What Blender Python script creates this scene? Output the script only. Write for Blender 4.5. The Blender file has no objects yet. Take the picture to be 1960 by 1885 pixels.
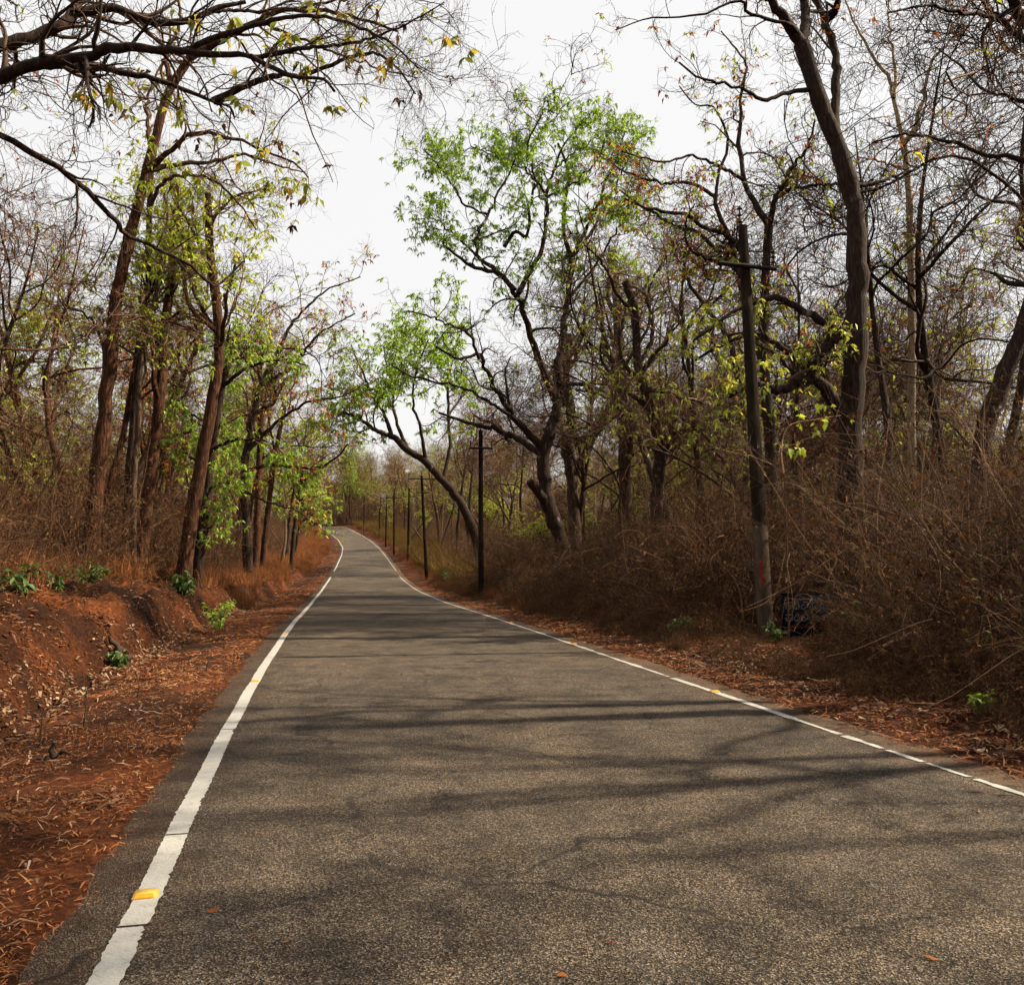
import bpy, math, random
import numpy as np
from mathutils import Vector

# ------------------------------------------------------------------ camera, sky, sun, exposure
scene = bpy.context.scene
COL = scene.collection
F, CX, CY = 1700.0, 980.0, 942.5            # lens in pixels of a 1960 x 1885 picture
CAM_H = 1.6
PITCH = math.atan((1070.0 - CY) / F)
cam_data = bpy.data.cameras.new('camera')
cam_data.sensor_fit = 'HORIZONTAL'
cam_data.angle_x = 2 * math.atan(CX / F)
cam_data.clip_start = 0.05
cam_data.clip_end = 2000
cam = bpy.data.objects.new('camera', cam_data)
COL.objects.link(cam)
cam.location = (0, 0, CAM_H)
cam.rotation_euler = (math.pi / 2 + PITCH, 0, 0)
scene.camera = cam

SUN_EL, SUN_AZ = math.radians(44), math.radians(82)     # azimuth clockwise from +Y
world = bpy.data.worlds.new('World')
scene.world = world
world.use_nodes = True
wn, wl = world.node_tree.nodes, world.node_tree.links
sky = wn.new('ShaderNodeTexSky')
sky.sky_type = 'NISHITA'
sky.sun_disc = False
sky.sun_elevation = SUN_EL
sky.sun_rotation = SUN_AZ
sky.altitude = 600
sky.air_density = 1.0
sky.dust_density = 9.0
sky.ozone_density = 1.0
hz = wn.new('ShaderNodeMix')                # milky dry-season haze over the whole sky
hz.data_type = 'RGBA'
hz.inputs['Factor'].default_value = 0.85
hz.inputs['B'].default_value = (7.4, 7.3, 7.15, 1)
wl.new(sky.outputs['Color'], hz.inputs['A'])
bg = wn['Background']
bg.inputs['Strength'].default_value = 0.051
wl.new(hz.outputs['Result'], bg.inputs['Color'])

sun_d = bpy.data.lights.new('sun', 'SUN')
sun_d.energy = 5.0
sun_d.angle = math.radians(1.0)
sun_d.color = (1.0, 0.87, 0.66)
sun = bpy.data.objects.new('sun', sun_d)
COL.objects.link(sun)
to_sun = Vector((math.sin(SUN_AZ) * math.cos(SUN_EL), math.cos(SUN_AZ) * math.cos(SUN_EL), math.sin(SUN_EL)))
sun.rotation_euler = to_sun.to_track_quat('Z', 'Y').to_euler()
sun.location = (30, 10, 40)

scene.view_settings.view_transform = 'Standard'
scene.view_settings.look = 'None'
scene.view_settings.gamma = 1.0
scene.view_settings.exposure = 1.5
scene.view_settings.use_curve_mapping = False
scene.render.engine = 'CYCLES'
scene.cycles.max_bounces = 3
scene.cycles.diffuse_bounces = 2
scene.cycles.glossy_bounces = 1
scene.cycles.transmission_bounces = 2
scene.cycles.transparent_max_bounces = 4
scene.cycles.use_denoising = True
scene.cycles.use_adaptive_sampling = True
scene.cycles.adaptive_threshold = 0.03
scene.cycles.use_light_tree = False
scene.cycles.sample_clamp_indirect = 3.0

rng = np.random.default_rng(11)
random.seed(5)

# ------------------------------------------------------------------ helpers
FWD = np.array([0, math.cos(PITCH), math.sin(PITCH)])
UPV = np.array([0, -math.sin(PITCH), math.cos(PITCH)])


def at(px, py, Y):
    """The place in the world, Y metres ahead, that the photograph shows at px, py."""
    d = np.array([1.0, 0, 0]) * (px - CX) / F + FWD + UPV * (CY - py) / F
    return np.array([0, 0, CAM_H]) + d * (Y / d[1])


def norm(v):
    return v / np.maximum(np.linalg.norm(v, axis=-1, keepdims=True), 1e-9)


def hash2(ix, iy, seed):
    h = np.sin(ix * 127.1 + iy * 311.7 + seed * 74.7) * 43758.5453
    return h - np.floor(h)


def vnoise(x, y, seed=0):
    x, y = np.asarray(x, float), np.asarray(y, float)
    ix, iy = np.floor(x), np.floor(y)
    fx, fy = x - ix, y - iy
    fx, fy = fx * fx * (3 - 2 * fx), fy * fy * (3 - 2 * fy)
    a, b = hash2(ix, iy, seed), hash2(ix + 1, iy, seed)
    c, d = hash2(ix, iy + 1, seed), hash2(ix + 1, iy + 1, seed)
    return (a * (1 - fx) + b * fx) * (1 - fy) + (c * (1 - fx) + d * fx) * fy - 0.5


def fnoise(x, y, seed=0, octs=3):
    o, amp = 0, 1.0
    for k in range(octs):
        o = o + amp * vnoise(x * 2 ** k, y * 2 ** k, seed + 7 * k)
        amp *= 0.5
    return o


def sstep(a, b, x):
    u = np.clip((x - a) / (b - a), 0, 1)
    return u * u * (3 - 2 * u)


class MB:
    """Collects numpy pieces of one mesh."""
    def __init__(self):
        self.v, self.q, self.t, self.n = [], [], [], 0

    def add(self, verts, quads=None, tris=None):
        verts = np.asarray(verts, float).reshape(-1, 3)
        if quads is not None and len(quads):
            self.q.append(np.asarray(quads, int) + self.n)
        if tris is not None and len(tris):
            self.t.append(np.asarray(tris, int) + self.n)
        self.v.append(verts)
        self.n += len(verts)

    def box(self, c, s, rz=0.0):
        c, s = np.array(c, float), np.array(s, float) / 2
        k = np.array([[x, y, z] for x in (-1, 1) for y in (-1, 1) for z in (-1, 1)]) * s
        cz, sz = math.cos(rz), math.sin(rz)
        k = np.stack([k[:, 0] * cz - k[:, 1] * sz, k[:, 0] * sz + k[:, 1] * cz, k[:, 2]], 1) + c
        self.add(k, [[0, 1, 3, 2], [4, 6, 7, 5], [0, 4, 5, 1], [2, 3, 7, 6], [0, 2, 6, 4], [1, 5, 7, 3]])

    def tubes(self, P, R, sides, cap=False):
        """P (N,K,3), R (N,K): N tapered tubes."""
        P, R = np.asarray(P, float), np.asarray(R, float)
        if len(P) == 0:
            return
        N, K = P.shape[:2]
        T = norm(np.gradient(P, axis=1))
        m = norm(T.mean(1))
        ref = np.where(np.abs(m[:, 2:3]) < 0.8, np.array([[0, 0, 1.0]]), np.array([[1.0, 0.2, 0]]))
        U = norm(np.cross(T, ref[:, None, :]))
        V = np.cross(T, U)
        a = np.arange(sides) * 2 * math.pi / sides
        ring = P[:, :, None, :] + R[:, :, None, None] * (np.cos(a)[None, None, :, None] * U[:, :, None, :] + np.sin(a)[None, None, :, None] * V[:, :, None, :])
        idx = np.arange(N * K * sides).reshape(N, K, sides)
        j = (np.arange(sides) + 1) % sides
        q = np.stack([idx[:, :-1, :], idx[:, :-1, j], idx[:, 1:, j], idx[:, 1:, :]], -1).reshape(-1, 4)
        self.add(ring.reshape(-1, 3), q)
        if cap:
            for n in range(N):
                c = ring[n, -1]
                self.add(np.vstack([c, c.mean(0)[None]]), None, [[i, (i + 1) % sides, sides] for i in range(sides)])

    def leaves(self, pos, d, L, W, fold=0.15, droop=0.15):
        """One folded two-triangle blade at each pos."""
        n = len(pos)
        if n == 0:
            return
        d = norm(d)
        side = norm(np.cross(d, norm(rng.normal(0, 1, (n, 3)) * 0.6 + np.array([0, 0, 1.0]))))
        nn = np.cross(side, d)
        L, W = np.broadcast_to(L, n)[:, None], np.broadcast_to(W, n)[:, None]
        mid = pos + d * L * 0.42
        tip = pos + d * L - np.array([0, 0, 1.0]) * L * droop
        v = np.stack([pos, mid + side * W / 2 + nn * W * fold, tip, mid - side * W / 2 + nn * W * fold], 1).reshape(-1, 3)
        b = np.arange(n)[:, None] * 4
        self.add(v, None, np.vstack([b + np.array([[0, 1, 2]]), b + np.array([[0, 2, 3]])]))

    def mesh(self, name, mat, origin=(0, 0, 0), smooth=True):
        me = bpy.data.meshes.new(name)
        v = np.vstack(self.v) - np.asarray(origin, float)
        q = np.vstack(self.q) if self.q else np.zeros((0, 4), int)
        t = np.vstack(self.t) if self.t else np.zeros((0, 3), int)
        me.vertices.add(len(v))
        me.vertices.foreach_set('co', v.astype(np.float32).ravel())
        nl = q.size + t.size
        me.loops.add(nl)
        me.loops.foreach_set('vertex_index', np.concatenate([q.ravel(), t.ravel()]).astype(np.int32))
        me.polygons.add(len(q) + len(t))
        st = np.concatenate([np.arange(len(q)) * 4, q.size + np.arange(len(t)) * 3]).astype(np.int32)
        me.polygons.foreach_set('loop_start', st)
        if smooth:
            me.polygons.foreach_set('use_smooth', np.ones(len(q) + len(t), bool))
        me.update(calc_edges=True)
        me.validate()
        for m in (mat if isinstance(mat, (list, tuple)) else [mat]):
            me.materials.append(m)
        return me


def obj(name, me, parent=None, loc=None, rot=None):
    o = bpy.data.objects.new(name, me)
    COL.objects.link(o)
    if parent is not None:
        o.parent = parent
    if loc is not None:
        o.location = loc
    if rot is not None:
        o.rotation_euler = rot
    return o


def tag(o, label=None, cat=None, group=None, kind=None):
    for k, v in (('label', label), ('category', cat), ('group', group), ('kind', kind)):
        if v:
            o[k] = v
    return o


def empty(name, loc, rz=0.0, sc=1.0):
    o = bpy.data.objects.new(name, None)
    o.empty_display_size = 0.3
    COL.objects.link(o)
    o.location = loc
    o.rotation_euler = (0, 0, rz)
    o.scale = (sc, sc, sc)
    return o


# ------------------------------------------------------------------ materials
def new_mat(name):
    m = bpy.data.materials.new(name)
    m.use_nodes = True
    nt = m.node_tree
    return m, nt.nodes, nt.links, nt.nodes['Principled BSDF']


def ramp(n, stops):
    r = n.new('ShaderNodeValToRGB')
    e = r.color_ramp.elements
    while len(e) < len(stops):
        e.new(0.5)
    for i, (p, c) in enumerate(stops):
        e[i].position = p
        e[i].color = (c[0], c[1], c[2], 1)
    return r


def mixc(n, l, fac, a, b, mode='MIX'):
    m = n.new('ShaderNodeMix')
    m.data_type = 'RGBA'
    m.blend_type = mode
    for k, v in (('Factor', fac), ('A', a), ('B', b)):
        if isinstance(v, (int, float)):
            m.inputs[k].default_value = v
        elif isinstance(v, tuple):
            m.inputs[k].default_value = (v[0], v[1], v[2], 1)
        else:
            l.new(v, m.inputs[k])
    return m.outputs['Result']


def noise(n, l, vec, scale, detail=4, rough=0.55):
    t = n.new('ShaderNodeTexNoise')
    t.inputs['Scale'].default_value = scale
    t.inputs['Detail'].default_value = detail
    t.inputs['Roughness'].default_value = rough
    if vec is not None:
        l.new(vec, t.inputs['Vector'])
    return t.outputs['Fac']


def coords(n, l, scale=(1, 1, 1)):
    c = n.new('ShaderNodeTexCoord')
    mp = n.new('ShaderNodeMapping')
    mp.inputs['Scale'].default_value = scale
    l.new(c.outputs['Object'], mp.inputs['Vector'])
    return mp.outputs['Vector']


def bump(n, l, h, strength, dist, prev=None):
    b = n.new('ShaderNodeBump')
    b.inputs['Strength'].default_value = strength
    b.inputs['Distance'].default_value = dist
    l.new(h, b.inputs['Height'])
    if prev is not None:
        l.new(prev, b.inputs['Normal'])
    return b.outputs['Normal']


def bark(name, dark, mid, light, patch=None, amount=0.62):
    m, n, l, p = new_mat(name)
    v = coords(n, l, (9, 9, 1.6))
    f = noise(n, l, v, 2.2, 6, 0.65)
    r = ramp(n, [(0.32, dark), (0.52, mid), (0.72, light)])
    l.new(f, r.inputs['Fac'])
    c = r.outputs['Color']
    if patch:
        g = noise(n, l, coords(n, l, (2.2, 2.2, 1.2)), 1.5, 4)
        rr = ramp(n, [(amount, (0, 0, 0)), (amount + 0.1, (1, 1, 1))])
        l.new(g, rr.inputs['Fac'])
        c = mixc(n, l, rr.outputs['Color'], c, patch)
    l.new(c, p.inputs['Base Color'])
    p.inputs['Roughness'].default_value = 0.9
    p.inputs['Specular IOR Level'].default_value = 0.15
    l.new(bump(n, l, f, 0.9, 0.05), p.inputs['Normal'])
    return m


def flat_var(name, cols, rough=0.85, trans=0.0, spec=0.15):
    """Colour drawn per piece (per leaf, per twig)."""
    m, n, l, p = new_mat(name)
    g = n.new('ShaderNodeNewGeometry')
    k = len(cols)
    r = ramp(n, [((i + 0.5) / k, c) for i, c in enumerate(cols)])
    l.new(g.outputs['Random Per Island'], r.inputs['Fac'])
    l.new(r.outputs['Color'], p.inputs['Base Color'])
    p.inputs['Roughness'].default_value = rough
    p.inputs['Specular IOR Level'].default_value = spec
    if trans:
        tr = n.new('ShaderNodeBsdfTranslucent')
        c2 = mixc(n, l, 1.0, r.outputs['Color'], (1.05, 1.0, 0.6), 'MULTIPLY')
        l.new(c2, tr.inputs['Color'])
        mx = n.new('ShaderNodeMixShader')
        mx.inputs[0].default_value = trans
        l.new(p.outputs['BSDF'], mx.inputs[1])
        l.new(tr.outputs['BSDF'], mx.inputs[2])
        l.new(mx.outputs['Shader'], n['Material Output'].inputs['Surface'])
    return m


M = {}
M['bark_red'] = bark('bark_red', (0.007, 0.0035, 0.002), (0.042, 0.016, 0.007), (0.16, 0.064, 0.025), (0.14, 0.10, 0.07), 0.68)
M['bark_dark'] = bark('bark_dark', (0.007, 0.005, 0.004), (0.024, 0.013, 0.008), (0.075, 0.036, 0.02), (0.16, 0.14, 0.12), 0.64)
M['bark_grey'] = bark('bark_grey', (0.018, 0.011, 0.007), (0.06, 0.036, 0.022), (0.15, 0.098, 0.062), (0.17, 0.145, 0.115), 0.66)
M['bark_pale'] = bark('bark_pale', (0.12, 0.08, 0.045), (0.26, 0.19, 0.11), (0.40, 0.31, 0.20), (0.20, 0.18, 0.14), 0.6)
M['twig'] = flat_var('twig', [(0.05, 0.025, 0.014), (0.11, 0.058, 0.031), (0.26, 0.155, 0.09), (0.07, 0.034, 0.018)])  # lighter tan tones put the look of sunlit twigs into the colour
M['twig_dark'] = flat_var('twig_dark', [(0.022, 0.013, 0.008), (0.042, 0.024, 0.014), (0.085, 0.05, 0.03), (0.03, 0.016, 0.01)])
M['twig_red'] = flat_var('twig_red', [(0.05, 0.018, 0.009), (0.09, 0.035, 0.016), (0.15, 0.065, 0.03), (0.06, 0.022, 0.01)])
M['leaf_green'] = flat_var('leaf_green', [(0.13, 0.24, 0.022), (0.22, 0.36, 0.035), (0.34, 0.46, 0.06), (0.16, 0.28, 0.035)], 0.5, 0.5, 0.35)
M['leaf_dark'] = flat_var('leaf_dark', [(0.03, 0.065, 0.014), (0.05, 0.10, 0.02), (0.08, 0.13, 0.03), (0.04, 0.07, 0.016)], 0.5, 0.35, 0.3)
M['leaf_lime'] = flat_var('leaf_lime', [(0.30, 0.40, 0.035), (0.44, 0.50, 0.055), (0.20, 0.31, 0.03), (0.50, 0.47, 0.07)], 0.5, 0.45, 0.35)
M['leaf_olive'] = flat_var('leaf_olive', [(0.24, 0.30, 0.03), (0.36, 0.38, 0.05), (0.45, 0.38, 0.06), (0.14, 0.22, 0.03)], 0.55, 0.4, 0.3)
M['leaf_rust'] = flat_var('leaf_rust', [(0.26, 0.055, 0.015), (0.38, 0.11, 0.022), (0.16, 0.045, 0.02), (0.40, 0.19, 0.03)], 0.7, 0.35, 0.2)
M['leaf_dry'] = flat_var('leaf_dry', [(0.06, 0.025, 0.014), (0.10, 0.04, 0.02), (0.16, 0.075, 0.035), (0.04, 0.02, 0.012)], 0.8, 0.2, 0.15)
M['brush'] = flat_var('brush', [(0.015, 0.006, 0.003), (0.034, 0.014, 0.006), (0.065, 0.028, 0.012), (0.20, 0.105, 0.05), (0.024, 0.009, 0.004)])  # mostly dark; the few light tones paint in twigs catching the sun
M['brush_pale'] = flat_var('brush_pale', [(0.022, 0.010, 0.005), (0.045, 0.022, 0.010), (0.085, 0.045, 0.022), (0.20, 0.12, 0.062), (0.032, 0.018, 0.007)])  # same mix, its light tone again painted for sunlit stems
M['brush_leaf'] = flat_var('brush_leaf', [(0.04, 0.013, 0.005), (0.09, 0.032, 0.011), (0.055, 0.02, 0.008), (0.13, 0.055, 0.02), (0.06, 0.055, 0.012)], 0.8, 0.25)
M['grass_rust'] = flat_var('grass_rust', [(0.12, 0.04, 0.013), (0.20, 0.075, 0.025), (0.27, 0.12, 0.045), (0.15, 0.05, 0.018)], 0.8, 0.25)
M['grass_gold'] = flat_var('grass_gold', [(0.09, 0.047, 0.012), (0.14, 0.085, 0.02), (0.09, 0.075, 0.017), (0.12, 0.055, 0.016)], 0.8, 0.3)
M['litter_orange'] = flat_var('litter_orange', [(0.11, 0.030, 0.009), (0.18, 0.055, 0.016), (0.26, 0.10, 0.034), (0.07, 0.02, 0.007), (0.30, 0.15, 0.07)], 0.8, 0.15)
M['litter_tan'] = flat_var('litter_tan', [(0.17, 0.09, 0.05), (0.24, 0.15, 0.09), (0.10, 0.045, 0.022), (0.30, 0.21, 0.135)], 0.8, 0.15)


def one_colour(name, col, var=0.25, rough=0.7, trans=0.0):
    """Per-object colour with veins of lighter and darker tone."""
    m, n, l, p = new_mat(name)
    f = noise(n, l, coords(n, l), 18, 3)
    r = ramp(n, [(0.3, tuple(c * (1 - var) for c in col)), (0.7, tuple(min(1, c * (1 + var)) for c in col))])
    l.new(f, r.inputs['Fac'])
    l.new(r.outputs['Color'], p.inputs['Base Color'])
    p.inputs['Roughness'].default_value = rough
    p.inputs['Specular IOR Level'].default_value = 0.25
    if trans:
        tr = n.new('ShaderNodeBsdfTranslucent')
        l.new(r.outputs['Color'], tr.inputs['Color'])
        mx = n.new('ShaderNodeMixShader')
        mx.inputs[0].default_value = trans
        l.new(p.outputs['BSDF'], mx.inputs[1])
        l.new(tr.outputs['BSDF'], mx.inputs[2])
        l.new(mx.outputs['Shader'], n['Material Output'].inputs['Surface'])
    return m


M['big_leaf'] = [one_colour('teak_leaf_lime', (0.22, 0.25, 0.03), 0.2, 0.5, 0.5), one_colour('teak_leaf_yellow', (0.38, 0.30, 0.04), 0.25, 0.5, 0.5),
                 one_colour('teak_leaf_orange', (0.42, 0.19, 0.03), 0.3, 0.5, 0.5), one_colour('teak_leaf_olive', (0.16, 0.19, 0.03), 0.3, 0.5, 0.45)]
M['dead_leaf'] = [one_colour('dead_leaf_tan', (0.22, 0.13, 0.075), 0.4, 0.8, 0.1), one_colour('dead_leaf_pale', (0.30, 0.21, 0.14), 0.35, 0.8, 0.1),
                  one_colour('dead_leaf_brown', (0.11, 0.05, 0.025), 0.35, 0.8, 0.1)]


def soil_mat():
    m, n, l, p = new_mat('soil')
    v = coords(n, l)
    big = noise(n, l, v, 0.55, 6, 0.6)
    r = ramp(n, [(0.36, (0.012, 0.005, 0.0025)), (0.53, (0.044, 0.0135, 0.004)), (0.72, (0.13, 0.038, 0.010))])
    l.new(big, r.inputs['Fac'])
    vo = n.new('ShaderNodeTexVoronoi')
    vo.inputs['Scale'].default_value = 26
    l.new(v, vo.inputs['Vector'])
    sr = ramp(n, [(0.0, (0.45, 0.4, 0.35)), (0.55, (1, 1, 1)), (0.9, (1.7, 1.6, 1.5))])
    l.new(vo.outputs['Color'], sr.inputs['Fac'])
    c = mixc(n, l, 1.0, r.outputs['Color'], sr.outputs['Color'], 'MULTIPLY')
    l.new(c, p.inputs['Base Color'])
    p.inputs['Roughness'].default_value = 0.95
    p.inputs['Specular IOR Level'].default_value = 0.1
    fine = noise(n, l, v, 9, 8, 0.7)
    l.new(bump(n, l, fine, 0.9, 0.10), p.inputs['Normal'])
    return m


def asphalt_mat():
    m, n, l, p = new_mat('asphalt')
    v = coords(n, l)
    uv = n.new('ShaderNodeUVMap')
    uv.uv_map = 'lane'
    vo = n.new('ShaderNodeTexVoronoi')
    vo.inputs['Scale'].default_value = 130
    l.new(v, vo.inputs['Vector'])
    agg = ramp(n, [(0.08, (0.008, 0.006, 0.0045)), (0.42, (0.039, 0.0285, 0.020)), (0.8, (0.084, 0.063, 0.045)), (0.98, (0.18, 0.145, 0.11))])
    sep = n.new('ShaderNodeSeparateColor')
    l.new(vo.outputs['Color'], sep.inputs['Color'])
    l.new(sep.outputs['Red'], agg.inputs['Fac'])
    pat = noise(n, l, v, 1.9, 8, 0.72)
    pr = ramp(n, [(0.34, (0.45, 0.45, 0.45)), (0.5, (1, 1, 1)), (0.68, (1.35, 1.31, 1.25))])
    l.new(pat, pr.inputs['Fac'])
    c = mixc(n, l, 1.0, agg.outputs['Color'], pr.outputs['Color'], 'MULTIPLY')
    # broad patches: old repairs, dust, polished wheel tracks, and pale sheen put into the colour
    big = ramp(n, [(0.36, (0.62, 0.62, 0.64)), (0.47, (1, 1, 1)), (0.56, (1.05, 1.03, 1.0)), (0.66, (1.45, 1.4, 1.32))])
    l.new(noise(n, l, coords(n, l, (1.0, 0.45, 1.0)), 0.42, 7, 0.68), big.inputs['Fac'])
    c = mixc(n, l, 1.0, c, big.outputs['Color'], 'MULTIPLY')
    # dusty red-brown edges: distance from the middle of the road
    su = n.new('ShaderNodeSeparateXYZ')
    l.new(uv.outputs['UV'], su.inputs['Vector'])
    ab = n.new('ShaderNodeMath')
    ab.operation = 'ABSOLUTE'
    l.new(su.outputs['X'], ab.inputs[0])
    en = n.new('ShaderNodeMath')
    en.operation = 'MULTIPLY_ADD'
    l.new(noise(n, l, v, 2.5, 5, 0.65), en.inputs[0])
    en.inputs[1].default_value = 1.4
    l.new(ab.outputs[0], en.inputs[2])
    er = ramp(n, [(0.0, (0, 0, 0)), (0.74, (0, 0, 0)), (0.95, (0.75, 0.75, 0.75))])
    sc = n.new('ShaderNodeMath')
    sc.operation = 'DIVIDE'
    l.new(en.outputs[0], sc.inputs[0])
    sc.inputs[1].default_value = 4.3
    l.new(sc.outputs[0], er.inputs['Fac'])
    c = mixc(n, l, er.outputs['Color'], c, (0.075, 0.034, 0.014))
    # worn, slightly bluish wheel polish along the middle
    wv = n.new('ShaderNodeMapping')
    wv.inputs['Scale'].default_value = (1.1, 0.12, 1)
    l.new(uv.outputs['UV'], wv.inputs['Vector'])
    wr = ramp(n, [(0.58, (0, 0, 0)), (0.85, (0.3, 0.3, 0.3))])
    l.new(noise(n, l, wv.outputs['Vector'], 1.3, 3), wr.inputs['Fac'])
    c = mixc(n, l, wr.outputs['Color'], c, (0.085, 0.083, 0.085))
    # cracks
    cv = n.new('ShaderNodeTexVoronoi')
    cv.feature = 'DISTANCE_TO_EDGE'
    cv.inputs['Scale'].default_value = 1.1
    warp = n.new('ShaderNodeTexNoise')
    warp.inputs['Scale'].default_value = 1.6
    warp.inputs['Detail'].default_value = 6
    l.new(v, warp.inputs['Vector'])
    wm = n.new('ShaderNodeMix')
    wm.data_type = 'VECTOR'
    wm.inputs['Factor'].default_value = 0.45
    l.new(v, wm.inputs['A'])
    l.new(warp.outputs['Color'], wm.inputs['B'])
    l.new(wm.outputs['Result'], cv.inputs['Vector'])
    cr = ramp(n, [(0.0, (0.95, 0.95, 0.95)), (0.007, (0.75, 0.75, 0.75)), (0.013, (0, 0, 0))])
    l.new(cv.outputs['Distance'], cr.inputs['Fac'])
    mk = ramp(n, [(0.40, (0, 0, 0)), (0.54, (0.9, 0.9, 0.9))])
    l.new(noise(n, l, v, 0.33, 4), mk.inputs['Fac'])
    ck = mixc(n, l, 1.0, cr.outputs['Color'], mk.outputs['Color'], 'MULTIPLY')
    c = mixc(n, l, ck, c, (0.014, 0.011, 0.009))
    l.new(c, p.inputs['Base Color'])
    p.inputs['Roughness'].default_value = 0.85
    p.inputs['Specular IOR Level'].default_value = 0.14
    b1 = bump(n, l, vo.outputs['Distance'], 0.8, 0.012)
    l.new(bump(n, l, noise(n, l, v, 14, 5, 0.7), 0.5, 0.03, b1), p.inputs['Normal'])
    return m


def paint_mat():
    m, n, l, p = new_mat('road_paint')
    v = coords(n, l)
    r = ramp(n, [(0.28, (0.13, 0.12, 0.10)), (0.42, (0.25, 0.24, 0.22)), (0.7, (0.30, 0.29, 0.265))])
    l.new(noise(n, l, v, 14, 6, 0.7), r.inputs['Fac'])
    l.new(r.outputs['Color'], p.inputs['Base Color'])
    p.inputs['Roughness'].default_value = 0.7
    l.new(bump(n, l, noise(n, l, v, 60, 3), 0.5, 0.01), p.inputs['Normal'])
    return m


def concrete_mat(name, a, b, c3):
    m, n, l, p = new_mat(name)
    v = coords(n, l, (4, 4, 1.2))
    r = ramp(n, [(0.3, a), (0.55, b), (0.75, c3)])
    f = noise(n, l, v, 1.6, 6, 0.65)
    l.new(f, r.inputs['Fac'])
    sp = noise(n, l, coords(n, l), 40, 3)
    s2 = ramp(n, [(0.62, (1, 1, 1)), (0.7, (0.35, 0.33, 0.3))])
    l.new(sp, s2.inputs['Fac'])
    l.new(mixc(n, l, 1.0, r.outputs['Color'], s2.outputs['Color'], 'MULTIPLY'), p.inputs['Base Color'])
    p.inputs['Roughness'].default_value = 0.95
    p.inputs['Specular IOR Level'].default_value = 0.05
    l.new(bump(n, l, f, 0.9, 0.03), p.inputs['Normal'])
    return m


M['soil'] = soil_mat()
M['asphalt'] = asphalt_mat()
M['paint'] = paint_mat()
M['pole'] = concrete_mat('pole_concrete', (0.008, 0.005, 0.0035), (0.020, 0.0135, 0.0085), (0.05, 0.036, 0.024))
M['pole_base'] = concrete_mat('pole_concrete_bare', (0.035, 0.024, 0.016), (0.075, 0.052, 0.036), (0.12, 0.085, 0.06))
M['red_paint'] = concrete_mat('red_paint', (0.07, 0.008, 0.007), (0.13, 0.013, 0.011), (0.17, 0.04, 0.03))
M['steel'] = concrete_mat('dark_steel', (0.012, 0.010, 0.009), (0.022, 0.018, 0.016), (0.05, 0.03, 0.02))
M['porcelain'] = one_colour('brown_porcelain', (0.03, 0.014, 0.009), 0.2, 0.25)
M['sign_blue'] = concrete_mat('sign_blue', (0.003, 0.006, 0.011), (0.004, 0.009, 0.018), (0.006, 0.013, 0.025))
M['sign_white'] = one_colour('sign_lettering_white', (0.15, 0.135, 0.11), 0.35, 0.9)
M['sign_red'] = one_colour('sign_lettering_red', (0.10, 0.025, 0.012), 0.3, 0.9)
M['stud_shell'] = one_colour('stud_shell', (0.42, 0.26, 0.05), 0.3, 0.35)
M['stud_lens'] = one_colour('stud_lens', (0.85, 0.24, 0.012), 0.12, 0.15)

# ------------------------------------------------------------------ the road and the ground
CTRL = np.array([(-40, 11.0, 0.0), (-20, 6.55, 0), (0, 2.06, 0), (10, -0.2, 0.0), (21.8, -2.6, -0.03), (37, -5.5, -0.22), (52, -8.3, -0.24),
                 (69, -11.3, 0.06), (85, -14.0, 0.75), (115, -19.2, 2.1), (138, -23.4, 3.3), (158, -28.0, 4.9), (176, -33.0, 6.5),
                 (190, -37.4, 8.0), (200, -41.0, 8.9), (212, -46.5, 9.4), (230, -57, 9.2), (260, -80, 8.0), (320, -130, 5.0), (400, -200, 3.0)])
YD = np.linspace(-38, 390, 2141)


def smooth(a, w):
    k = np.hanning(2 * w + 1)
    k /= k.sum()
    return np.convolve(np.pad(a, w, mode='reflect', reflect_type='odd'), k, 'valid')


XC = smooth(np.interp(YD, CTRL[:, 0], CTRL[:, 1]), 30)
ZC = smooth(np.interp(YD, CTRL[:, 0], CTRL[:, 2]), 34)
DX = np.gradient(XC, YD)


def road_pt(Y, t, z=None):
    """World place t metres to the side of the road's middle (positive = pole side)."""
    Y, t = np.asarray(Y, float), np.asarray(t, float)
    d = np.interp(Y, YD, DX)
    k = 1 / np.sqrt(1 + d * d)
    x = np.interp(Y, YD, XC) + t * k
    y = Y - t * d * k
    zz = ground_rel(Y, t) if z is None else z
    return np.stack([x + 0 * zz, y + 0 * zz, np.interp(Y, YD, ZC) + zz], -1)


HALF = 2.75
EDGE_L, EDGE_R = 0.62, 0.45


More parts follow.
